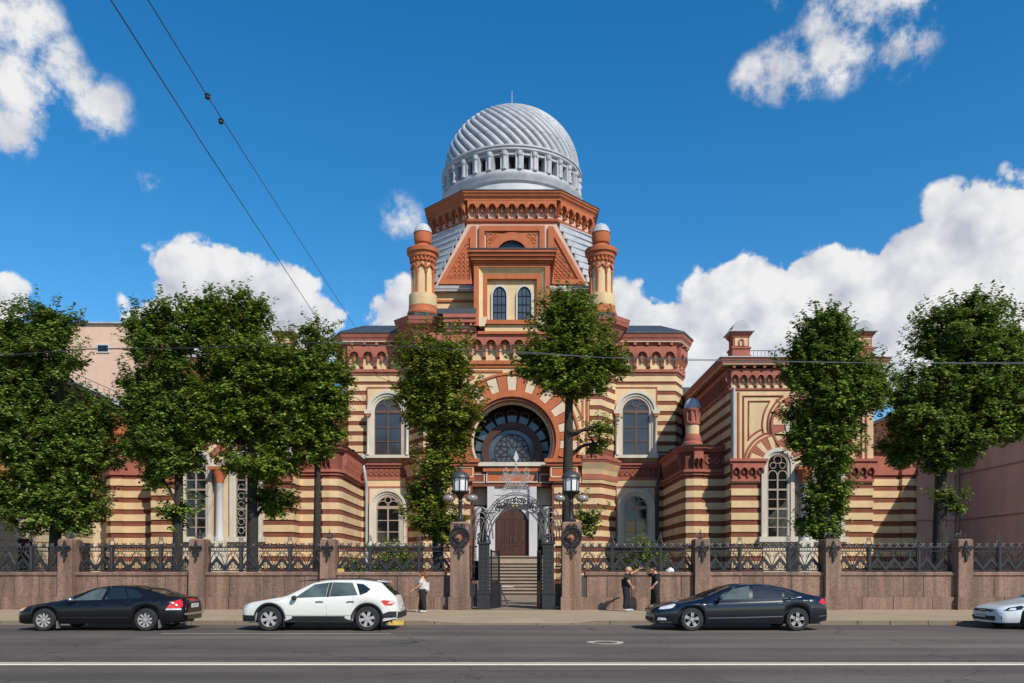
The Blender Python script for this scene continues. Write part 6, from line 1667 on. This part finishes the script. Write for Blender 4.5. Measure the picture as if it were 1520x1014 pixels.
# --- white crossover
c = Car(4.31, 1.79, [(0,.60),(.03,.66),(.25,.76),(.8,.86),(1.15,.92),(1.30,.96),(1.95,1.30),(2.3,1.365),(2.8,1.39),(3.3,1.38),(3.75,1.33),(3.82,1.30),(4.0,1.12),(4.18,.95),(4.26,.82),(4.30,.60),(4.31,.5)],
        [(0,.52),(.2,.66),(.8,.78),(1.3,.86),(2.2,.92),(3.2,.97),(3.9,.99),(4.15,.90),(4.31,.48)],
        [(0,.55),(.05,.66),(.2,.77),(.5,.85),(1.0,.885),(2.3,.895),(3.5,.885),(4.0,.83),(4.22,.74),(4.31,.62)], (.86, 3.48), .330, .24, (.24,.34))
r = thing('parked_car', 'white crossover car with black plastic cladding and silver wheels', 'car', (PX(361,YS)-.17, YS+.90, 0), group='cars parked along the kerb')
c.body(r, 'paint_white')
for (x, s) in ((.86,-1),(3.48,-1),(.86,1),(3.48,1)): wheel(r, x, s*.79, .330, .21, 6, 'wide', s)
c.both([(1.52,.885),(2.02,1.245),(2.42,1.30),(2.36,.915)], 'side_window', 'car_glass_clear', r, sub=5)
c.both([(2.46,.918),(2.52,1.305),(3.05,1.295),(3.22,.96)], 'side_window', 'car_glass_clear', r, sub=5)
c.both([(3.28,.965),(3.16,1.275),(3.35,1.255),(3.55,1.12),(3.46,1.03)], 'side_window', 'car_glass', r, sub=4)
c.both([(2.37,.912),(2.43,1.302),(2.51,1.306),(2.45,.914)], 'door_pillar', 'plastic_black', r, off=.008, sub=3)
c.topglass(1.36, 1.98, .93, .90, 'windscreen', 'car_glass', r); c.topglass(3.84, 4.17, .86, .90, 'rear_window', 'car_glass', r)
c.both([(.06,.60),(.10,.68),(.33,.77),(.30,.70),(.14,.60)], 'headlight', 'lamp_clear', r)
c.both([(3.84,.80),(3.92,.83),(4.16,.80),(4.21,.74),(4.12,.68),(3.96,.68)], 'tail_light', 'lamp_red', r); c.both([(4.02,.74),(4.10,.80),(4.17,.78),(4.20,.735)], 'reversing_light', 'lamp_clear', r, off=.010)
# cladding: sills, arches, bumpers
c.both([(1.24,.245),(1.24,.40),(3.10,.40),(3.10,.245)], 'sill_cladding', 'plastic_black', r, off=.012)
c.both([(.02,.25),(.02,.42),(.42,.42),(.50,.26)], 'bumper_cladding', 'plastic_black', r, off=.010)
c.both([(3.86,.35),(3.90,.46),(4.05,.52),(4.30,.52),(4.305,.36)], 'bumper_cladding', 'plastic_black', r, off=.010)
MB().box(4.22, 4.335, -.66, .66, .34, .50).build('bumper_cladding', 'plastic_black', r)
for xw in c.wheels:
    pts = [(xw+(.41)*math.cos(R(a)), .33+.41*math.sin(R(a))) for a in range(0, 181, 12)]
    c.line(pts, .030, 'arch_cladding', 'plastic_black', r)
c.line([(1.27,.42),(1.25,.6),(1.38,.84)], .004, 'door_seam', 'pipe_dark', r); c.line([(2.40,.40),(2.38,.65),(2.42,.90)], .004, 'door_seam', 'pipe_dark', r); c.line([(3.10,.42),(3.22,.62),(3.30,.80),(3.26,.95)], .004, 'door_seam', 'pipe_dark', r); c.line([(1.25,.415),(2.2,.41),(3.05,.415)], .004, 'door_seam', 'pipe_dark', r)
for xh in (2.10, 2.93): c.line([(xh,.775),(xh+.10,.785),(xh+.20,.778)], .016, 'door_handle', 'plastic_black', r)
mirror(r, 1.54, .84, .89, 'plastic_black')
MB().add([(3.68,-.55,1.335),(3.95,-.52,1.30),(3.95,.52,1.30),(3.68,.55,1.335),(3.70,-.52,1.355),(3.94,-.50,1.315),(3.94,.50,1.315),(3.70,.52,1.355)], [(0,1,5,4),(4,5,6,7),(1,2,6,5),(2,3,7,6),(0,3,2,1)]).build('spoiler', 'paint_white', r)
plate(r, 4.305, 0, .64, .24, 'licence_plate')
MB().tube([(1.6,-.6,1.33),(2.2,-.58,1.385),(3.3,-.57,1.385),(3.7,-.56,1.34)], .014, 5).tube([(1.6,.6,1.33),(2.2,.58,1.385),(3.3,.57,1.385),(3.7,.56,1.34)], .014, 5).build('roof_rails', 'plastic_black', r)
for s in (-1, 1):
    MB().box(1.23, 1.25, min(s*.72,s*.88), max(s*.72,s*.88), .11, .30).build('mud_flap', 'plastic_black', r); MB().box(3.87, 3.89, min(s*.72,s*.88), max(s*.72,s*.88), .12, .34).build('mud_flap', 'plastic_black', r)

# --- navy saloon
c = Car(4.78, 1.86, [(0,.58),(.03,.62),(.4,.71),(.9,.79),(1.22,.85),(1.35,.88),(2.05,1.18),(2.4,1.25),(2.8,1.27),(3.2,1.25),(3.7,1.14),(4.15,1.0),(4.45,.945),(4.66,.92),(4.74,.86),(4.78,.6)],
        [(0,.50),(.25,.62),(.9,.71),(1.5,.78),(2.4,.82),(3.6,.86),(4.4,.87),(4.66,.80),(4.78,.56)],
        [(0,.56),(.05,.66),(.2,.77),(.5,.86),(1.0,.915),(2.3,.93),(3.7,.92),(4.3,.87),(4.62,.76),(4.74,.66),(4.78,.58)], (1.02, 3.84), .310, .20, (.19,.28))
r = thing('parked_car', 'glossy dark navy saloon with chrome side strip and star-spoke wheels', 'car', (PX(962,YS)+.16, YS+.93, 0), group='cars parked along the kerb')
c.body(r, 'paint_navy')
for (x, s) in ((1.02,-1),(3.84,-1),(1.02,1),(3.84,1)): wheel(r, x, s*.83, .310, .21, 5, 'double', s)
c.both([(1.72,.84),(2.18,1.13),(2.62,1.205),(2.56,.855)], 'side_window', 'car_glass_clear', r, sub=5)
c.both([(2.66,.857),(2.71,1.21),(3.10,1.19),(3.48,1.09),(3.46,.885)], 'side_window', 'car_glass', r, sub=4)
c.both([(3.52,.888),(3.54,1.07),(3.80,.99),(3.95,.92),(3.80,.89)], 'side_window', 'car_glass', r, sub=4)
c.line([(1.66,.83),(2.6,.845),(3.5,.87),(3.98,.905),(3.6,1.09),(3.1,1.21),(2.7,1.24),(2.2,1.165),(1.66,.83)], .007, 'window_trim', 'chrome', r)
c.topglass(1.40, 2.06, .93, .90, 'windscreen', 'car_glass', r); c.topglass(3.55, 4.25, .90, .92, 'rear_window', 'car_glass', r)
c.both([(.16,.575),(.22,.635),(.55,.72),(.62,.71),(.52,.62),(.36,.585)], 'headlight', 'lamp_clear', r); c.both([(.12,.28),(.14,.36),(.33,.345),(.36,.29)], 'fog_light', 'lamp_clear', r)
c.both([(4.45,.76),(4.56,.86),(4.70,.86),(4.72,.72),(4.60,.70)], 'tail_light', 'lamp_red', r)
c.line([(1.45,.345),(2.4,.36),(3.45,.39)], .013, 'side_strip', 'chrome', r); c.line([(.06,.235),(.2,.23),(.5,.235)], .010, 'bumper_strip', 'chrome', r); c.line([(4.45,.39),(4.6,.40),(4.72,.405)], .012, 'bumper_strip', 'chrome', r)
c.line([(2.60,.28),(2.58,.6),(2.60,.84)], .004, 'door_seam', 'plastic_black', r); c.line([(1.48,.30),(1.46,.6),(1.56,.80)], .004, 'door_seam', 'plastic_black', r); c.line([(3.42,.42),(3.52,.62),(3.50,.88)], .004, 'door_seam', 'plastic_black', r)
for xh in (2.36, 3.30): c.line([(xh,.735),(xh+.11,.745),(xh+.20,.74)], .016, 'door_handle', 'chrome', r)
mirror(r, 1.74, .88, .885, 'paint_navy')
plate(r, -.012, 0, .42, .25, 'licence_plate', facing=-1)
MB().box(-.014, .05, -.48, .48, .47, .56).build('grille', 'plastic_black', r)
for zz in (.495, .53): MB().box(-.02, .04, -.46, .46, zz-.008, zz+.008).build('grille_bar', 'chrome', r)
MB().box(-.008, .06, -.44, .44, .24, .35).build('intake', 'plastic_black', r)
MB().prism([(.04,.62),(.10,.66),(.16,.62),(.13,.62),(.10,.64),(.07,.62)], -.02, .02).build('badge', 'chrome', r)
MB().tube([(3.55,0,1.20),(3.75,0,1.40)], .006, 4).build('aerial', 'plastic_black', r)

# --- white hatchback cut by the frame
c = Car(4.42, 1.74, [(0,.52),(.04,.57),(.3,.66),(.8,.73),(1.15,.79),(1.3,.83),(1.95,1.12),(2.3,1.20),(2.8,1.21),(3.4,1.18),(3.9,1.05),(4.2,.9),(4.36,.8),(4.42,.5)],
        [(0,.46),(.2,.56),(.8,.66),(1.4,.73),(2.4,.78),(3.6,.82),(4.2,.80),(4.42,.46)],
        [(0,.54),(.05,.64),(.2,.74),(.5,.81),(1.0,.86),(2.3,.87),(3.5,.86),(4.1,.80),(4.36,.68),(4.42,.58)], (.90, 3.42), .295, .19, (.18,.26))
r = thing('parked_car', 'white hatchback nose with dark grille and round fog lamp', 'car', (PX(1446,22.0)+.75, 22.0+.87, 0), group='cars parked along the kerb')
c.body(r, 'paint_pearl')
for (x, s) in ((.90,-1),(3.42,-1),(.90,1),(3.42,1)): wheel(r, x, s*.77, .295, .20, 7, 'double', s)
c.both([(1.52,.775),(2.05,1.08),(2.45,1.15),(2.40,.80)], 'side_window', 'car_glass', r, sub=5); c.both([(2.5,.805),(2.55,1.155),(3.2,1.12),(3.4,.84)], 'side_window', 'car_glass', r, sub=5)
c.topglass(1.36, 1.98, .93, .90, 'windscreen', 'car_glass', r); c.topglass(3.45, 4.05, .90, .90, 'rear_window', 'car_glass', r)
c.both([(.16,.52),(.30,.60),(.62,.66),(.68,.64),(.55,.55),(.30,.51)], 'headlight', 'car_glass', r); c.both([(.26,.53),(.34,.59),(.46,.60),(.44,.54)], 'lamp_lens', 'lamp_clear', r, off=.012)
for s in (-1, 1):
    MB().lathe(0, 0, [(.001,0),(.055,.0),(.06,.02)], 14).build('fog_lamp', 'car_glass', r).matrix_local = Matrix.Translation((.135, s*.66, .32)) @ Matrix.Rotation(R(-90), 4, 'Y') @ Matrix.Rotation(s*R(35), 4, 'X')
MB().box(-.015, .05, -.13, .13, .47, .55).build('grille', 'plastic_black', r); MB().box(-.012, .05, -.42, -.16, .48, .54).build('grille', 'plastic_black', r); MB().box(-.012, .05, .16, .42, .48, .54).build('grille', 'plastic_black', r)
MB().box(-.020, .0, -.15, .15, .505, .52).build('grille_bar', 'chrome', r)
MB().box(-.012, .06, -.50, .50, .24, .36).build('intake', 'plastic_black', r)
plate(r, -.022, .12, .37, .25, 'licence_plate', facing=-1)
c.line([(1.42,.25),(1.40,.5),(1.50,.74)], .004, 'door_seam', 'pipe_dark', r); mirror(r, 1.62, .82, .82, 'paint_pearl')

# ------------------------------------------------------------------ people
def skin_mesh(name, joints, edges, root_i, mat, parent, sub=2):
    me = bpy.data.meshes.new(name); me.from_pydata([j[:3] for j in joints], edges, [])
    o = bpy.data.objects.new(name, me); COL.objects.link(o)
    mod = o.modifiers.new('skin', 'SKIN'); mod.use_smooth_shade = True
    for i, j in enumerate(joints):
        sv = me.skin_vertices[0].data[i]; sv.radius = (j[3], j[4] if len(j) > 4 else j[3]); sv.use_root = (i == root_i)
    o.modifiers.new('sub', 'SUBSURF').levels = sub; o.modifiers['sub'].render_levels = sub
    bpy.context.view_layer.update()
    dg = bpy.context.evaluated_depsgraph_get()
    nm = bpy.data.meshes.new_from_object(o.evaluated_get(dg))
    bpy.data.objects.remove(o); nm.name = name; nm.materials.clear(); nm.materials.append(MATS[mat])
    for p in nm.polygons: p.use_smooth = True
    r = bpy.data.objects.new(name, nm); COL.objects.link(r); r.parent = parent
    return r
def chain(joints): return joints, [(i, i+1) for i in range(len(joints)-1)]
def person(label, loc, H, J, top, trousers, shoes, hair, cat='person', female=False, sz=1.0):
    # J: joint name -> (x, y, z) for a figure of height 1, x to the right of the picture, y away
    t = thing('person', label, cat, loc); s = H
    v = lambda k: tuple(c_*s for c_ in J[k])
    def jr(k, r, r2=None): return (*v(k), r*s, (r2 or r)*s)
    def lerp(a, b, f): return tuple((J[a][i]+(J[b][i]-J[a][i])*f)*s for i in range(3))
    # one continuous body
    jn = [jr('pelvis',.068,.06), jr('waist',.062,.052), jr('chest',.075,.058), jr('neck',.036), jr('headc',.045),
          jr('shL',.036), jr('elL',.026), jr('wrL',.019), jr('shR',.036), jr('elR',.026), jr('wrR',.019),
          jr('hipL',.058), jr('knL',.040), jr('anL',.028), jr('hipR',.058), jr('knR',.040), jr('anR',.028)]
    ed = [(0,1),(1,2),(2,3),(3,4),(2,5),(5,6),(6,7),(2,8),(8,9),(9,10),(0,11),(11,12),(12,13),(0,14),(14,15),(15,16)]
    body = skin_mesh('body', jn, ed, 0, 'skin', t)
    hc = Vector(v('headc')); f = Vector(J['face']).normalized(); side = f.cross(Vector((0,0,1))).normalized(); up = side.cross(f)
    def hp(a, b, c_): return hc + f*a*s + side*b*s + up*c_*s
    hd = []
    m = MB()
    vs = []; fs = []; n, k = 16, 10
    for i in range(k+1):
        ph = -PI/2 + PI*i/k
        for j in range(n):
            a = 2*PI*j/n; x = math.cos(ph)*math.cos(a); y = math.cos(ph)*math.sin(a); z = math.sin(ph)
            jaw = 1 - .22*max(0, -z)
            p = hp(.060*x*jaw + (.006 if z < -.2 and x > .3 else 0), .046*y*jaw, .066*z); vs.append(tuple(p))
    for i in range(k):
        for j in range(n): fs.append((i*n+j, i*n+(j+1) % n, (i+1)*n+(j+1) % n, (i+1)*n+j))
    m.add(vs, fs); head = m.build('head', 'skin', t, 80)
    nb_ = MB().tube([tuple(hp(.055,0,.012)), tuple(hp(.070,0,-.012)), tuple(hp(.056,0,-.018))], [.006*s,.010*s,.007*s], 6)
    for q in (-1, 1): nb_.ball(tuple(hp(-.002, q*.047, -.004)), .010*s, .008*s, .017*s, 8, 5)
    nb_.build('nose_and_ears', 'skin', head, 80)
    ey = MB()
    for q in (-1, 1): ey.ball(tuple(hp(.052, q*.019, .010)), .006*s, .006*s, .005*s, 6, 4)
    ey.build('eyes', 'hair_black', head); MB().tube([tuple(hp(.053,-.016,-.035)), tuple(hp(.057,0,-.035)), tuple(hp(.053,.016,-.035))], .0035*s, 4).build('mouth', 'lamp_red' if female else 'skin', head)
    if hair:
        vs = []; fs = []
        zmin = -.55 if female else -.10
        for i in range(8):
            z = zmin + (1-zmin)*i/7
            for j in range(n):
                a = 2*PI*j/n; x = math.cos(a); y = math.sin(a); rr = math.sqrt(max(0, 1-z*z)) if z > -.6 else .8
                lim = .35 if z < .45 else 1.2
                xx = min(x*rr, lim) if x > 0 else x*rr
                k2 = 1.16+.05*random.random(); vs.append(tuple(hp((.060*xx)*k2-.006, .047*y*rr*k2, .066*z*1.13)))
        for i in range(7):
            for j in range(n): fs.append((i*n+j, i*n+(j+1) % n, (i+1)*n+(j+1) % n, (i+1)*n+j))
        h_ = MB().add(vs, fs).build('hair', hair, t, 80)
        if female:
            skin_mesh('hair_length', [(*tuple(hp(-.045,0,.03)), .040*s), (*tuple(hp(-.060,0,-.05)), .045*s), (*tuple(hp(-.060,0,-.12)), .030*s)], [(0,1),(1,2)], 0, hair, h_)
    # hands
    for L_ in 'LR':
        w = Vector(v('wr'+L_)); e = Vector(v('el'+L_)); d = (w-e).normalized(); b = d.cross(Vector((0,1,0.2))).normalized(); q = d.cross(b)
        pj = [(*w, .016*s), (*(w+d*.030*s), .022*s, .011*s), (*(w+d*.052*s), .020*s, .010*s)]
        ed = [(0,1),(1,2)]
        for i, (o_, ln) in enumerate(((-.018,.032),(-.006,.040),(.006,.038),(.018,.030))):
            a0_ = w + d*.052*s + b*o_*s; a1_ = a0_ + d*ln*.55*s + q*.004*s; a2_ = a1_ + d*ln*.4*s + q*.012*s
            n0 = len(pj); pj += [(*a0_, .0062*s), (*a1_, .0058*s), (*a2_, .0048*s)]; ed += [(2,n0),(n0,n0+1),(n0+1,n0+2)]
        n0 = len(pj); a0_ = w+d*.022*s+b*.022*s; a1_ = a0_+d*.018*s+b*.016*s; a2_ = a1_+d*.018*s+b*.004*s
        pj += [(*a0_, .0075*s), (*a1_, .0065*s), (*a2_, .005*s)]; ed += [(1,n0),(n0,n0+1),(n0+1,n0+2)]
        skin_mesh('hand', pj, ed, 0, 'skin', t, 1)
    # clothes
    fk = 1.2 if female else 1.08
    k = 1.0
    tj = [jr('pelvis',.112 if female else .084,.085 if female else .075), jr('hipL',.066*fk,.066*fk), (*lerp('hipL','knL',.5), .056*s*fk), jr('knL',.045*fk), jr('anL',.040*fk), jr('hipR',.066*fk,.066*fk), (*lerp('hipR','knR',.5), .056*s*fk), jr('knR',.045*fk), jr('anR',.040*fk), jr('waist',.105 if female else .08,.08 if female else .07)]
    skin_mesh('trousers', tj, [(0,1),(1,2),(2,3),(3,4),(0,5),(5,6),(6,7),(7,8),(0,9)], 0, trousers, t)
    sl_ = J.get('sleeve', .85)
    hem = tuple(np.array(J['pelvis'])*s*np.array([1,1,1]) + np.array([0,0,.02*s]))
    tj = [(*hem, .130*s if female else .095*s, .100*s if female else .085*s), jr('waist',.130 if female else .090,.098 if female else .082), jr('chest',.130 if female else .100,.092 if female else .076), (*lerp('chest','neck',.75), .042*s),
          jr('shL',.052), (*lerp('shL','elL',sl_), .042*s), jr('shR',.052), (*lerp('shR','elR',sl_), .042*s)]
    skin_mesh('shirt', tj, [(0,1),(1,2),(2,3),(2,4),(4,5),(2,6),(6,7)], 1, top, t)
    for L_ in 'LR':
        a = Vector(v('an'+L_)); d = Vector(J['toe'+L_]).normalized(); g0 = Vector((a.x, a.y, .028*s))
        skin_mesh('shoe', [(*(g0-d*.035*s), .030*s, .028*s), (*(g0+d*.03*s), .030*s, .027*s), (*(g0+d*.095*s), .026*s, .020*s)], [(0,1),(1,2)], 0, shoes, t, 1)
    t.scale = (sz, sz, 1)
    return t
HW = 1.5*F
# woman facing the parked white car, hand forward
Dw = 29.0
person('woman in pale speckled short-sleeved blouse and dark trousers facing the parked cars', (PX(628,Dw), Dw, .12), 1.47, dict(
    pelvis=(0,0,.52), waist=(0.0,0,.62), chest=(.0,0,.74), neck=(-.01,0,.83), headc=(-.025,0,.925), face=(-1,-.25,-.15),
    shL=(-.01,-.105,.79), elL=(-.045,-.14,.66), wrL=(-.155,-.11,.565), shR=(.01,.105,.79), elR=(-.03,.13,.64), wrR=(-.14,.08,.58),
    hipL=(-.01,-.055,.49), knL=(.012,-.06,.27), anL=(.035,-.06,.05), hipR=(0,.055,.49), knR=(-.035,.06,.27), anR=(-.06,.06,.05), toeL=(-1,-.2,0), toeR=(-1,.0,0), sleeve=.8), 'cloth_white', 'cloth_black', 'shoe_white', 'hair_brown', female=True, sz=1.30)
Dm = 29.75
person('bald man in black T-shirt reaching one arm out along the granite wall', (PX(929,Dm), Dm, .12), 1.66, dict(
    pelvis=(0,0,.53), waist=(.0,0,.63), chest=(-.005,0,.745), neck=(.02,0,.845), headc=(.045,-.01,.925), face=(1,-.30,-.05),
    shL=(-.01,-.115,.80), elL=(.03,-.15,.655), wrL=(.085,-.10,.565), shR=(.04,.11,.81), elR=(.14,.13,.85), wrR=(.255,.12,.93),
    hipL=(-.005,-.05,.50), knL=(-.005,-.06,.28), anL=(-.03,-.07,.05), hipR=(.01,.05,.50), knR=(.045,.05,.28), anR=(.055,.05,.05), toeL=(.6,-.6,0), toeR=(1,-.3,0), sleeve=.8), 'cloth_black', 'cloth_black', 'shoe_white', None, sz=1.22)
Dm = 29.9
person('dark-haired man in black shirt raising one hand to his face', (PX(973,Dm), Dm, .12), 1.66, dict(
    pelvis=(0,0,.53), waist=(.01,0,.63), chest=(.01,0,.745), neck=(-.01,0,.845), headc=(-.04,-.01,.922), face=(-1,-.25,-.1),
    shL=(.01,-.115,.80), elL=(.0,-.16,.65), wrL=(-.06,-.14,.57), shR=(-.02,.11,.81), elR=(-.12,.13,.80), wrR=(-.125,.05,.91),
    hipL=(.005,-.05,.50), knL=(.015,-.06,.28), anL=(.03,-.07,.05), hipR=(-.01,.05,.50), knR=(-.035,.05,.28), anR=(-.06,.05,.05), toeL=(-1,-.4,0), toeR=(-1,0,0), sleeve=1.0), 'cloth_black', 'cloth_black', 'shoe_dark', 'hair_black', sz=1.22)
print('leaves', nl, 'objects', len(bpy.data.objects))
